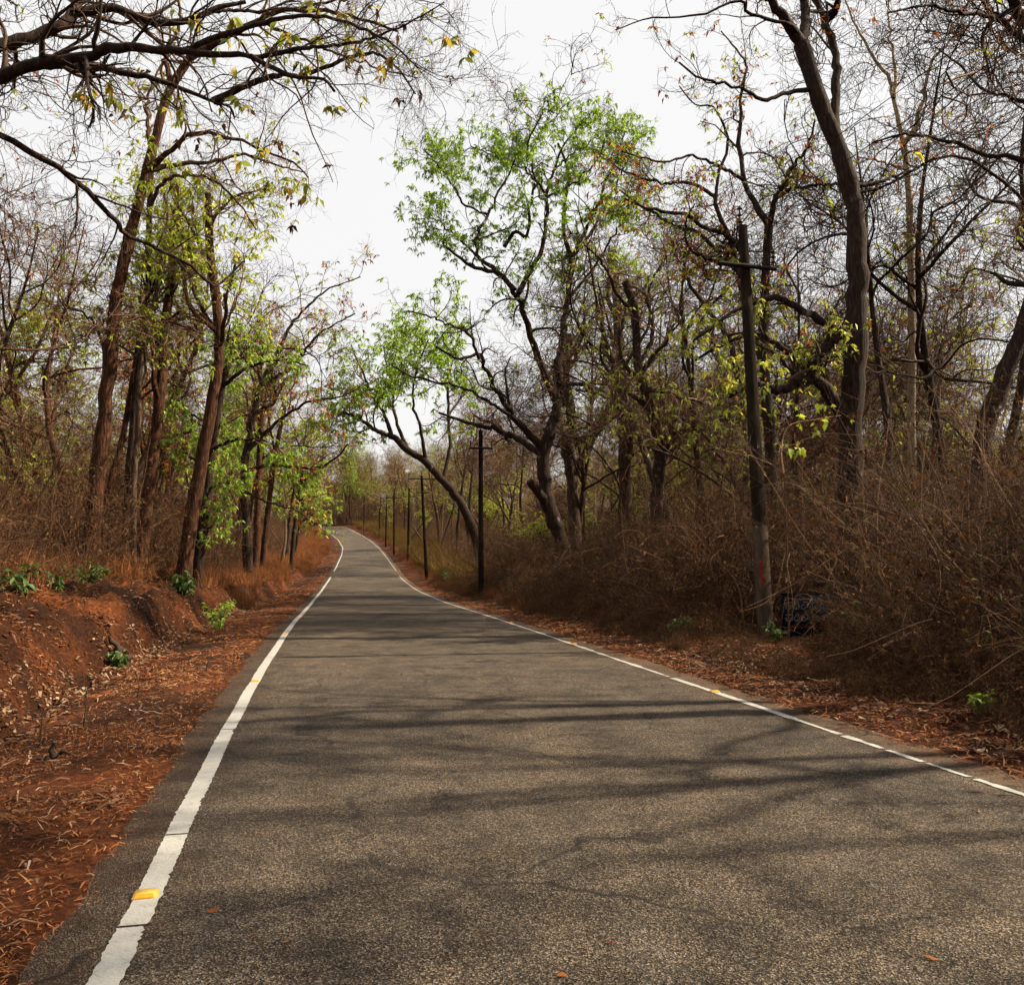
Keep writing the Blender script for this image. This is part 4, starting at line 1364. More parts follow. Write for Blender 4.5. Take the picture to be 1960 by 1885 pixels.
def undergrowth():
    B, BL = M['brush'], M['brush_leaf']
    patch = [clump(301 + k, 130, 2.1, (1.4, 3.6), (22, 14), 10, .12, -.06, .008, 6, (B, BL), (.2, 3, .08, .04), .45, (2, .2)) for k in range(3)]
    patch += [clump(311 + k, 80, 2.1, (2.2, 4.4), (14, 10), 9, .07, -.02, .009, 5, (M['brush_pale'], BL), (.12, 3, .08, .04), .3, (2, .16), 38) for k in range(2)]
    tang = [clump(305 + k, 22, .6, (1.0, 2.6), (36, 20), 9, .13, -.14, .009, 6, (B, BL), (.2, 3, .08, .04), .45, (2, .2)) for k in range(3)]
    low = [clump(321 + k, 40, .5, (.5, 1.3), (50, 22), 7, .16, -.16, .004, 4, (B, BL), (.4, 3, .07, .03), .45, (2, .2)) for k in range(3)]
    P, S = [], []

    def put(pts, sc):
        P.append(pts)
        S.append(sc)

    def thin(p, sc, Y, gap):
        """Keep places at least gap metres apart."""
        keep = []
        for i in range(len(p)):
            if all((p[i, 0] - p[j, 0]) ** 2 + (p[i, 1] - p[j, 1]) ** 2 > gap * gap for j in keep):
                keep.append(i)
        return p[keep], sc[keep]
    # the brown thicket on the pole side
    p, Y, t, r = sow_pts(1, 900, 2, 32, 7.2, 12, lambda Y, t, p: clear_view(p) > 1.7)
    put(*thin(p, r.uniform(.85, 1.1, len(p)) * np.interp(Y, [9, 28], [1.2, .85]), Y, 1.5))
    p, Y, t, r = sow_pts(2, 700, 30, 76, 7.2, 14, lambda Y, t, p: clear_view(p) > 1.2)
    put(*thin(p, r.uniform(.6, .9, len(p)), Y, 1.9))
    p, Y, t, r = sow_pts(3, 900, 7, 80, 12, 42)
    put(*thin(p, r.uniform(1.0, 1.6, len(p)), Y, 3.0))
    p, Y, t, r = sow_pts(4, 700, 75, 215, 9.5, 40)
    put(*thin(p, r.uniform(.7, 1.2, len(p)), Y, 4.0))
    scatter('undergrowth', 'dense thicket of brown leafless twigs beyond the poles', patch, np.vstack(P), np.concatenate(S), .06, seed=2)
    P, S = [], []
    p, Y, t, r = sow_pts(13, 420, 2, 45, 4.9, 7.6, lambda Y, t, p: clear_view(p) > .25)
    put(p, np.minimum(r.uniform(.75, 1.1, len(p)) * np.clip(.45 + .33 * (t - 4.9), .4, 1.1), np.clip(clear_view(p) / 1.1, .25, 2)))
    p, Y, t, r = sow_pts(14, 150, 44, 120, 5.2, 9.0)
    put(p, r.uniform(.35, .7, len(p)))
    scatter('thicket_edge_undergrowth', 'twiggy brown bushes along the front of the thicket', tang, np.vstack(P), np.concatenate(S), seed=7)
    # low brush spilling over the verge on the pole side
    p, Y, t, r = sow_pts(5, 650, 1.5, 60, 4.0, 5.6, power=1.3)
    scatter('verge_undergrowth', 'low dry stems spilling onto the verge below the thicket', low, p, np.minimum(r.uniform(.4, .8, len(p)) * np.clip(.4 + .5 * (t - 4.0), .3, 1), np.where(clear_view(p) < .3, .26, 9)), seed=3)
    # bank side
    P, S = [], []
    p, Y, t, r = sow_pts(6, 900, 6, 70, -28, -9.6)
    put(*thin(p, r.uniform(.8, 1.5, len(p)), Y, 2.3))
    p, Y, t, r = sow_pts(8, 600, 65, 215, -34, -9.5)
    put(*thin(p, r.uniform(.6, 1.1, len(p)), Y, 4.0))
    scatter('bank_undergrowth', 'brown bushes and bare twigs filling the wood on the bank', patch, np.vstack(P), np.concatenate(S), .06, seed=4)
    p, Y, t, r = sow_pts(7, 260, 6, 70, -9.4, -6.9)
    scatter('bank_edge_undergrowth', 'scrubby dry stems along the top edge of the bank', tang, p, r.uniform(.3, .7, len(p)), seed=8)
    # the far wood that closes the view between the trunks
    far_k = [(joined(k),) for k in (KIND['bare'][1], KIND['rusty'][0], KIND['slender'][0], KIND['shrub'][2])]
    P, S = [], []
    for sd, n, Y0, Y1, t0, t1 in ((31, 260, 30, 250, 52, 95), (32, 200, 30, 220, -75, -32)):
        p, Y, t, r = sow_pts(sd, n * 3, Y0, Y1, t0, t1)
        put(*thin(p, r.uniform(1.0, 1.5, len(p)), Y, 4.2))
    r = np.random.default_rng(33)
    yy = r.uniform(262, 330, 160)
    xx = yy * r.uniform(-.34, -.05, 160)
    zz = np.array([ground_z(a, b) for a, b in zip(xx, yy)])
    put(np.stack([xx, yy, zz], 1), r.uniform(1.2, 1.8, 160))
    scatter('forest', 'far brown wood closing the view behind the nearer trees', far_k, np.vstack(P), np.concatenate(S), .05, seed=9)
    P, S = [], []
    for sd, n, Y0, Y1, t0, t1 in ((34, 300, 30, 250, 42, 70), (35, 240, 30, 220, -60, -28), (36, 200, 205, 290, 3.5, 60)):
        p, Y, t, r = sow_pts(sd, n * 2, Y0, Y1, t0, t1)
        put(*thin(p, r.uniform(1.6, 2.4, len(p)), Y, 4.5))
    scatter('far_undergrowth', 'brown scrub filling the floor of the far wood', patch, np.vstack(P), np.concatenate(S), .05, seed=10)
    # dry grass
    rust = [(blades(331 + k, 130, .45, (.35, 1.0), .006, M['grass_rust']),) for k in range(3)]
    gold = [(blades(341 + k, 150, .6, (.6, 1.6), .010, M['grass_gold'], 22),) for k in range(3)]
    P, S = [], []
    p, Y, t, r = sow_pts(9, 1100, 30, 200, -9.5, -4.9, lambda Y, t, p: (t < -5.6 - .5 * np.sin(Y * .3)) | (Y > 75))
    put(p, r.uniform(.6, 1.25, len(p)))
    p, Y, t, r = sow_pts(10, 700, 22, 200, 3.9, 6.4, lambda Y, t, p: t > 4.3 - .3 * np.sin(Y * .5))
    put(p, r.uniform(.35, .8, len(p)))
    p, Y, t, r = sow_pts(11, 420, 14, 60, -13, -6.9)
    put(p, r.uniform(.6, 1.3, len(p)))
    scatter('grass', 'rust-brown dry grass along both verges', rust, np.vstack(P), np.concatenate(S), seed=5)
    p, Y, t, r = sow_pts(12, 800, 48, 200, 5.3, 13)
    scatter('tall_grass', 'golden olive tall grass between the far poles', gold, p, r.uniform(.8, 1.6, len(p)), seed=6)


def ribbons(mb, p, yaw, L, W, curl, r):
    """Curved scraps lying on the ground."""
    n = len(p)
    d = np.stack([np.cos(yaw), np.sin(yaw), r.normal(0, .18, n)], 1)
    s = np.stack([-np.sin(yaw), np.cos(yaw), r.normal(0, .35, n)], 1)
    z = np.array([0, 0, 1.0])
    L, W = L[:, None], W[:, None]
    bend = r.normal(0, .35, n)[:, None]
    m = p + z * (curl[:, None] * L)
    a, b = p - d * L / 2, p + d * L / 2 + s * L * bend
    v = np.stack([a - s * W * .25, a + s * W * .25, m + s * W * .5 + s * L * bend * .2, m - s * W * .5 + s * L * bend * .2, b + s * W * .15, b - s * W * .15], 1).reshape(-1, 3)
    i = np.arange(n)[:, None] * 6
    mb.add(v, np.vstack([i + np.array([[0, 1, 2, 3]]), i + np.array([[3, 2, 4, 5]])]))


def litter():
    r = np.random.default_rng(88)
    mb, tan = MB(), MB()
    def lay(box, n, Y0, Y1, t0, t1, Ls, Ws, power, dens=None, cl=(.0, .2)):
        Y = Y0 + (Y1 - Y0) * r.random(n) ** power
        t = r.uniform(t0, t1, n)
        if dens is not None:
            k = r.random(n) < dens(Y, t)
            Y, t = Y[k], t[k]
        p = road_pt(Y, t) + np.array([0, 0, .008])
        k = (p[:, 1] > .8) & (np.abs(p[:, 0]) < .62 * p[:, 1] + 1.5)
        p = p[k]
        n = len(p)
        ribbons(box, p, r.uniform(0, 6.28, n), r.uniform(Ls[0], Ls[1], n) * np.exp(r.normal(0, .3, n)), r.uniform(Ws[0], Ws[1], n), r.uniform(cl[0], cl[1], n), r)
    patch = lambda Y, t: np.clip(.45 + 1.6 * fnoise(Y * .9, t * 1.2, 71), .05, 1)
    lay(mb, 60000, 1.5, 13, -5.2, -3.1, (.016, .042), (.0025, .008), 1.3, patch)
    lay(mb, 16000, 12, 45, -5.6, -3.2, (.05, .13), (.008, .02), 1.5, patch)
    lay(mb, 5000, 40, 130, -6.5, -3.2, (.1, .25), (.03, .06), 1.4, patch)
    lay(mb, 6500, 2, 40, -3.5, -2.95, (.03, .08), (.003, .012), 1.4)
    lay(mb, 15000, 3.5, 20, 3.0, 5.4, (.04, .12), (.006, .018), 1.3)
    lay(mb, 10000, 18, 60, 3.12, 5.5, (.08, .18), (.015, .03), 1.5)
    lay(mb, 20000, 3, 40, -8.5, -5.0, (.05, .12), (.012, .03), 1.4, lambda Y, t: np.clip(.3 + 1.8 * fnoise(Y * .8, t, 73), 0, 1))
    drk = MB()
    lay(drk, 34000, 3, 42, -9.5, -4.6, (.04, .11), (.015, .045), 1.4, lambda Y, t: np.clip(.55 + 1.6 * fnoise(Y * .7, t * 1.1, 75), .05, 1), (.0, .3))
    lay(drk, 9000, 2, 16, -5.0, -3.2, (.03, .08), (.006, .03), 1.3, lambda Y, t: np.clip(.1 + 2 * fnoise(Y * .9, t * 1.2, 77), 0, 1))
    lay(drk, 7000, 3.5, 24, 3.5, 6.0, (.04, .10), (.012, .04), 1.3)
    o = obj('dark_litter', drk.mesh('dark_litter', M['leaf_dry'], smooth=False))
    tag(o, 'dark rotting leaves covering the face of the bank and the verges', kind='stuff')
    o = obj('litter', mb.mesh('litter', M['litter_orange'], smooth=False))
    tag(o, 'orange-brown dead leaves and twig scraps strewn along both verges', kind='stuff')
    lay(tan, 2000, 4, 40, -5.35, -4.8, (.04, .10), (.015, .045), 1.3, None, (.05, .4))
    lay(tan, 900, 5, 22, 3.6, 5.4, (.05, .11), (.015, .045), 1.4, None, (.05, .35))
    lay(tan, 900, 1.5, 16, -4.9, -3.2, (.04, .12), (.004, .015), 1.3)
    o = obj('leaf_litter', tan.mesh('leaf_litter', M['litter_tan'], smooth=False))
    tag(o, 'pale curled dead leaves gathered in the ditch at the bank foot', kind='stuff')
    mb = MB()
    n = 160
    Y, t = 3 + 30 * r.random(n) ** 1.4, r.uniform(-2.6, 2.8, n)
    p = road_pt(Y, t, np.full(n, .008))
    ribbons(mb, p, r.uniform(0, 6.28, n), r.uniform(.02, .06, n), r.uniform(.006, .018, n), r.uniform(0, .1, n), r)
    o = obj('road_litter', mb.mesh('road_litter', M['litter_orange'], smooth=False))
    tag(o, 'tiny leaf scraps dotted over the asphalt', kind='stuff')
    # larger dead leaves one can pick out
    shapes = []
    for k in range(4):
        b = MB()
        u = np.linspace(0, 1, 6)
        w = np.array([.03, .3, .42, .36, .2, .0]) * .8
        up = .35 * (2 * u - 1) ** 2 * (.4 + .3 * k)
        mid = np.stack([u - .5, 0 * u, up], 1)
        lf = mid + np.stack([.05 * np.sin(u * 9 + k), w, .5 * w * (1 + .4 * np.sin(u * 7 + k))], 1)
        rt = mid + np.stack([.05 * np.cos(u * 8 + k), -w, .6 * w * (1 + .4 * np.cos(u * 8 + k))], 1)
        q = []
        for i in range(5):
            q += [[i, i + 1, 6 + i + 1, 6 + i], [i + 1, i, 12 + i, 12 + i + 1]]
        b.add(np.vstack([mid, lf, rt]), q)
        shapes.append(b)
    meshes = [[s.mesh('fallen_leaf', m) for m in M['dead_leaf']] for s in shapes]
    for i in range(150):
        ditch = i < 105
        Y = (5 + 15 * r.random() ** 1.2) if ditch else (6 + 8 * r.random() ** 1.2)
        t = r.normal(-5.05, .14) if ditch else r.uniform(3.3, 4.7)
        p = road_pt(Y, t)
        o = obj('fallen_leaf', meshes[r.integers(4)][r.choice(3, p=[.45, .35, .2])], None, p + np.array([0, 0, .02]), (r.normal(0, .5), r.normal(0, .4), r.uniform(0, 6.28)))
        s = r.uniform(.06, .125) if ditch else r.uniform(.06, .11)
        o.scale = (s, s * .8, s)
        tag(o, 'curled dead leaf lying in the ditch at the foot of the bank' if ditch else 'curled dead leaf lying on the verge below the brown thicket', 'leaf',
            'dead leaves in the ditch' if ditch else 'dead leaves under the thicket')
    # arching dead stems hanging in front of the thicket
    mb = MB()
    n = 420
    Y, t = 4 + 34 * r.random(n) ** 1.3, r.uniform(4.5, 7.2, n)
    p = road_pt(Y, t)
    K = 12
    P = np.zeros((n, K, 3))
    hgt = r.uniform(.3, 2.3, n)
    P[:, 0] = p + np.stack([r.uniform(.2, 1.5, n), 0 * n + r.normal(0, .3, n), hgt], 1)
    d = np.stack([r.normal(-.2, .8, n), r.normal(-.2, .5, n), r.normal(.15, .5, n)], 1)
    ln = r.uniform(.5, 2.0, n)
    cur = r.normal(0, 1, d.shape)
    for k in range(1, K):
        cur = .7 * cur + .5 * r.normal(0, 1, d.shape)
        d = norm(d + cur * .12 + np.array([0, 0, -.08]))
        P[:, k] = P[:, k - 1] + d * (ln / (K - 1))[:, None]
    g = road_pt(Y, t)[:, 2]
    P[:, :, 2] = np.maximum(P[:, :, 2], g[:, None] + .03)
    mb.tubes(P, (r.uniform(.003, .007, n))[:, None] * np.linspace(1, .4, K)[None], 4)
    o = obj('dead_stems', mb.mesh('dead_stems', flat_var('dead_stem', [(.09, .045, .022), (.16, .09, .048), (.26, .16, .09), (.11, .06, .03)])))
    tag(o, 'long pale dead stems arching across the front of the thicket', kind='stuff')


undergrowth()
litter()

# ------------------------------------------------------------------ poles, wires, signboard
def insulator(mb, p, h, n=3, r=.055):
    p = np.asarray(p, float)
    mb.tubes([[p, p + np.array([0, 0, h])]], [[.014, .014]], 6)
    for k in range(n):
        z = h * (.3 + .6 * k / max(1, n - 1))
        c = p + np.array([0, 0, z])
        prof = [(.02, -.028), (r, -.018), (r * .85, 0), (.03, .012), (.022, .026)]
        P = np.array([[c + np.array([0, 0, b]) for a, b in prof]])
        mb.tubes(P, [[a for a, b in prof]], 10, True)


POLES = [  # Y, picture x at foot, at top, height, arms (height below top, half width), label
    (16.0, 1463, 1421, 7.55, [(.80, .57)], 'tall dark concrete power pole with red paint near its foot, beside the blue signboard'),
    (40.0, 921, 920, 7.5, [(.85, .53)], 'dark power pole at the brush edge before the spreading tree, second along the road'),
    (65.0, 817, 807, 7.6, [(.25, 1.0), (1.25, .5)], 'dark power pole with two crossarms where the verge narrows, third along the road'),
    (92.0, 781, 783, 7.8, [(.9, .6)], 'brownish power pole with a red-banded foot, fourth along the road'),
    (115.0, 754, 754, 7.8, [(.5, 1.0)], 'power pole with a wide crossarm and red-banded foot, fifth along the road'),
    (140.0, 738, 740, 7.8, [(.5, .8)], 'power pole in golden grass with red-banded foot, sixth along the road'),
    (160.0, 725, 728, 7.6, [(.6, .6)], 'pale power pole in the golden grass, seventh along the road'),
    (178.0, 696, 697, 7.4, [(.6, .6)], 'pale power pole on the far rise, eighth along the road'),
    (198.0, 668, 669, 7.4, [(.6, .6)], 'small pale power pole at the road crest, last one visible'),
]


def poles():
    tops = []
    for k, (Y, xf, xt, H, arms, label) in enumerate(POLES):
        x0 = (xf - CX) / F * Y * 1.0
        g = ground_z(x0, Y)
        foot = np.array([at(xf, 1070, Y)[0], Y, g])
        topx = at(xt, 1070 - (g + H - CAM_H) * F / Y, Y)[0]
        lean = np.array([topx - foot[0], 0, 0])
        e = empty('power_pole', foot)
        tag(e, label, 'pole', 'power poles along the road')
        a = math.atan(np.interp(Y, YD, DX))
        ca, sa = math.cos(-a), math.sin(-a)
        w0, w1, d0, d1 = (.13, .072, .085, .06) if k == 0 else (.13, .085, .09, .07)

        def prism(z0, z1, name, mat, grow=0.0, par=e):
            mb = MB()
            n = 12
            zs = np.linspace(z0, z1, n)
            ring = []
            for z in zs:
                u = z / H
                w, d = w0 + (w1 - w0) * u + grow, d0 + (d1 - d0) * u + grow
                c = lean * u
                bev = .018
                pr = [(-w + bev, -d), (w - bev, -d), (w, -d + bev), (w, d - bev), (w - bev, d), (-w + bev, d), (-w, d - bev), (-w, -d + bev)]
                ring.append([[c[0] + x * ca - y * sa, x * sa + y * ca, z] for x, y in pr])
            ring = np.array(ring)
            i = np.arange(n * 8).reshape(n, 8)
            j = (np.arange(8) + 1) % 8
            mb.add(ring.reshape(-1, 3), np.stack([i[:-1], i[:-1][:, j], i[1:][:, j], i[1:]], -1).reshape(-1, 4))
            mb.add(np.vstack([ring[-1], ring[-1].mean(0)[None]]), None, [[q, (q + 1) % 8, 8] for q in range(8)])
            return obj(name, mb.mesh(name, mat, smooth=False), par)
        shaft = prism(2.0 if k == 0 else 1.9, H, 'shaft', M['pole'])
        prism(-.5, 2.0 if k == 0 else 1.9, 'foot', M['pole_base'] if k in (0, 3, 6, 7, 8) else M['pole'])
        if k == 0:
            mb = MB()
            r = np.random.default_rng(5)
            # flaking red paint smeared round one corner
            for z, wd, hh in ((1.36, .045, .13), (1.22, .035, .14), (1.10, .055, .10), (1.02, .065, .07), (1.28, .03, .2)):
                u = z / H
                w, d = w0 + (w1 - w0) * u, d0 + (d1 - d0) * u
                pts = []
                m = 12
                for q in range(m):
                    an = 2 * math.pi * q / m
                    rr_ = r.uniform(.7, 1.15)
                    xx, zz = -w + .022 + wd + wd * rr_ * math.cos(an), z + hh * .6 * rr_ * math.sin(an)
                    xx = max(xx, -w + .02)
                    c = lean * zz / H
                    pts.append([c[0] + xx * ca - (-d - .003) * sa, xx * sa + (-d - .003 - r.uniform(0, .0015)) * ca, zz])
                mb.add(np.vstack([pts, np.mean(pts, 0)[None]]), None, [[q, (q + 1) % m, m] for q in range(m)])
            obj('red_paint', mb.mesh('red_paint', M['red_paint'], smooth=False), e)
        if k in (3, 4, 5):
            prism(.55, .95, 'red_band', M['red_paint'], .004)
        ends = []
        for j, (dz, hw) in enumerate(arms):
            z = H - dz
            u = z / H
            c = lean * u + np.array([0, 0, z])
            ax = np.array([ca, sa, 0])
            fr = np.array([sa, -ca, 0]) * (d0 + (d1 - d0) * u + .035)
            tilt = -.03 if k == 0 else 0.0
            mb = MB()
            A_, B_ = c + fr - ax * hw - np.array([0, 0, tilt * hw]), c + fr + ax * hw + np.array([0, 0, tilt * hw])
            mb.tubes([[A_, A_ * .5 + B_ * .5, B_]], [[.045, .045, .045]], 4, True)
            arm = obj('crossarm', mb.mesh('crossarm', M['steel'], smooth=False), e)
            for s, q in ((-1, A_), (1, B_)):
                mb = MB()
                insulator(mb, q + ax * (-s * .05) + np.array([0, 0, .04]), .32)
                obj('insulator', mb.mesh('insulator', M['porcelain']), arm)
                if j == 0:
                    ends.append(foot + q + ax * (-s * .05) + np.array([0, 0, .36]))
        mb = MB()
        tp = lean + np.array([-.05 if k == 0 else 0, 0, H])
        insulator(mb, tp - np.array([0, 0, .05]), .42)
        obj('insulator', mb.mesh('insulator', M['porcelain']), e)
        ends.append(foot + tp + np.array([0, 0, .36]))
        tops.append(ends)
    # three conductors strung from pole to pole, running on behind the camera
    b = road_pt(-12.0, 6.0)
    start = [b + np.array([-.57, 0, 7.0]), b + np.array([.57, 0, 7.0]), b + np.array([0, 0, 7.9])]
    names = ['thin wire strung along the inner ends of the pole crossarms', 'thin wire strung along the outer ends of the pole crossarms', 'thin wire strung along the tops of the power poles']
    for c in range(3):
        ps = [start[c]] + [t[c] for t in tops[:7]]
        mb = MB()
        for a, q in zip(ps[:-1], ps[1:]):
            u = np.linspace(0, 1, 14)[:, None]
            ln = np.linalg.norm(q - a)
            P = a * (1 - u) + q * u - np.array([0, 0, 1.0]) * (.012 * ln * 4 * u * (1 - u))
            mb.tubes(P[None], np.full((1, 14), .006), 5)
        o = obj('power_wire', mb.mesh('power_wire', M['steel']))
        tag(o, names[c], 'wire', 'power wires')


def signboard():
    Y = 16.4
    c = at(1545, 1176, Y)
    g = ground_z(c[0], Y)
    e = empty('signboard', (c[0], Y, g), math.radians(7))
    tag(e, 'dark blue signboard with faded white lettering half buried in dry brush', 'sign')
    zc = c[2] - g
    W, Hh = .97, .74
    mb = MB()
    mb.box((0, 0, zc), (W, .02, Hh))
    board = obj('board', mb.mesh('board', M['sign_blue'], smooth=False), e)
    mb = MB()
    for x0, z0, sx, sz in ((0, zc + Hh / 2 + .009, W + .036, .018), (0, zc - Hh / 2 - .009, W + .036, .018), (-W / 2 - .009, zc, .018, Hh - .004), (W / 2 + .009, zc, .018, Hh - .004)):
        mb.box((x0, 0, z0), (sx, .034, sz))
    obj('rim', mb.mesh('rim', M['sign_blue'], smooth=False), board)
    for s in (-.32, .34):
        mb = MB()
        mb.box((s, .035, (zc + Hh / 2) / 2 - .2), (.05, .04, zc + Hh / 2 + .3))
        obj('post', mb.mesh('post', M['sign_blue'], smooth=False), e)

    def arc(cx, cy, rx, ry, a0, a1, n=14):
        a = np.radians(np.linspace(a0, a1, n))
        return np.stack([cx + rx * np.cos(a), cy + ry * np.sin(a)], 1)

    def ln(*p):
        return np.array(p, float)
    hat = ln((.12, .93), (.2, .86), (.72, .86), (.9, .98))
    aa = ln((.9, .86), (1.05, .9), (1.08, .6), (1.05, .25), (.95, .12))
    G = {
        'ka': [arc(.48, .26, .36, .25, 20, 380), ln((.05, .52), (.95, .52)), hat, aa],
        'di': [arc(.45, .36, .38, .34, 110, 430), ln((.45, .05), (.45, .3)), arc(.55, .86, .2, .13, -60, 250)],
        'na': [arc(.34, .32, .27, .28, 40, 350), ln((.6, .28), (.85, .3), (.92, .55), (.8, .72)), arc(.6, .86, .22, .1, -30, 200), ln((.82, .86), (.95, .98))],
        'ba': [ln((.1, .78), (.06, .35), (.2, .04), (.42, .12), (.47, .5), (.53, .12), (.78, .04), (.92, .35), (.86, .78)), hat],
        'em': [arc(.4, .45, .3, .38, 60, 330), arc(.75, .3, .18, .2, 0, 360)],
        'ki': [arc(.48, .26, .36, .25, 20, 380), ln((.05, .52), (.95, .52)), arc(.55, .86, .2, .13, -60, 250)],
        'va': [arc(.48, .36, .38, .34, 150, 390), ln((.15, .52), (.3, .3), (.5, .45)), hat, aa],
        'da': [arc(.45, .36, .38, .34, 110, 430), ln((.3, .3), (.6, .3)), hat],
        'a': [arc(.45, .5, .4, .4, 60, 300), arc(.5, .45, .15, .14, 0, 360), ln((.65, .12), (.9, .2), (.95, .55), (.8, .75))],
        'am': [arc(.4, .4, .3, .35, 0, 360)],
        'ya': [ln((.05, .7), (.1, .2), (.35, .05), (.45, .45), (.6, .05), (.85, .12), (.95, .5), (.8, .8), (.6, .75))],
    }

    def text(name, glyphs, x, z, size, mat, th):
        mb = MB()
        for gname in glyphs:
            if gname == ' ':
                x += size * .45
                continue
            for st in G[gname]:
                P = np.stack([x + st[:, 0] * size, np.full(len(st), -.0125), z + st[:, 1] * size], 1)
                # even resample, flat ribbon facing the road
                T = norm(np.gradient(P, axis=0))
                S = np.stack([-T[:, 2], 0 * T[:, 0], T[:, 0]], 1) * th
                n = len(P)
                i = np.arange(n - 1)[:, None]
                mb.add(np.vstack([P + S, P - S]), np.hstack([i, i + 1, n + i + 1, n + i]))
            x += size * (1.22 if gname in ('ka', 'va') else 1.08)
        obj(name, mb.mesh(name, mat, smooth=False), board)
    text('lettering', ['ka', 'di', 'na', ' ', 'ba', 'em', 'ki'], -.43, zc + .10, .135, M['sign_white'], .011)
    text('lettering', ['va', 'di', 'na', ' ', 'a', 'am', 'ya'], -.43, zc - .12, .135, M['sign_white'], .011)
    text('lettering', ['a', 'da', 'na', 'ya', ' ', 'em', 'va', 'ka', 'ya', 'ki'], -.36, zc - .245, .065, M['sign_red'], .006)


poles()
signboard()

# ------------------------------------------------------------------ studs, sticks, small green plants
def studs():
    mb = MB()
    bx = np.array([(-.055, -.05), (.055, -.05), (.06, 0), (.055, .05), (-.055, .05), (-.06, 0)])
    tx = np.array([(-.046, -.026), (.046, -.026), (.05, 0), (.046, .026), (-.046, .026), (-.05, 0)])
    v = [(x, y, 0) for x, y in bx] + [(x, y, .02) for x, y in tx] + [(0, 0, .022)]
    mb.add(v, [[i, (i + 1) % 6, 6 + (i + 1) % 6, 6 + i] for i in range(6)], [[6 + i, 6 + (i + 1) % 6, 12] for i in range(6)])
    shell = mb.mesh('shell', M['stud_shell'], smooth=False)
    mb = MB()
    for s in (-1, 1):
        k = np.array([(-.043, -.047, .0035), (.043, -.047, .0035), (.038, -.0295, .018), (-.038, -.0295, .018)])
        k[:, 1] -= .002
        k[:, 2] += .001
        k[:, 1] *= -s
        mb.add(k, [[0, 1, 2, 3]])
    lens = mb.mesh('lens', M['stud_lens'], smooth=False)
    for k, (Y, t, word) in enumerate([(4.97, -HALF, 'first'), (12.4, -HALF, 'second'), (19.9, -HALF, 'third'), (27.4, -HALF, 'fourth'), (10.3, HALF, 'first'), (16.5, HALF, 'second'), (22.6, HALF, 'third')]):
        p = road_pt(Y, t, .0045)
        e = empty('road_stud', p, math.atan(-np.interp(Y, YD, DX)) * -1 * -1)
        e.scale = (1.0, 1.0, 1.0)
        tag(e, 'amber reflector stud set on the %s edge line, %s one along it' % ('solid white' if t < 0 else 'worn broken', word), 'reflector', 'amber road studs')
        obj('shell', shell, e)
        obj('lens', lens, e)


def stick(name, label, pts, r0, r1, mat, twigs=0, seed=1):
    T = Tree(seed)
    o, R = T.limb(pts, r0, r1, 6, 18, rough=.006)
    if twigs:
        T.kids(o[None], R[None], twigs, .3, 1, (45, 15), .35, 6, .2, .02, .6, .4, 4, into=T.stem)
    b = np.asarray(pts[0], float)
    x = obj(name, T.stem.mesh(name, mat, b), None, b)
    tag(x, label, 'stick')


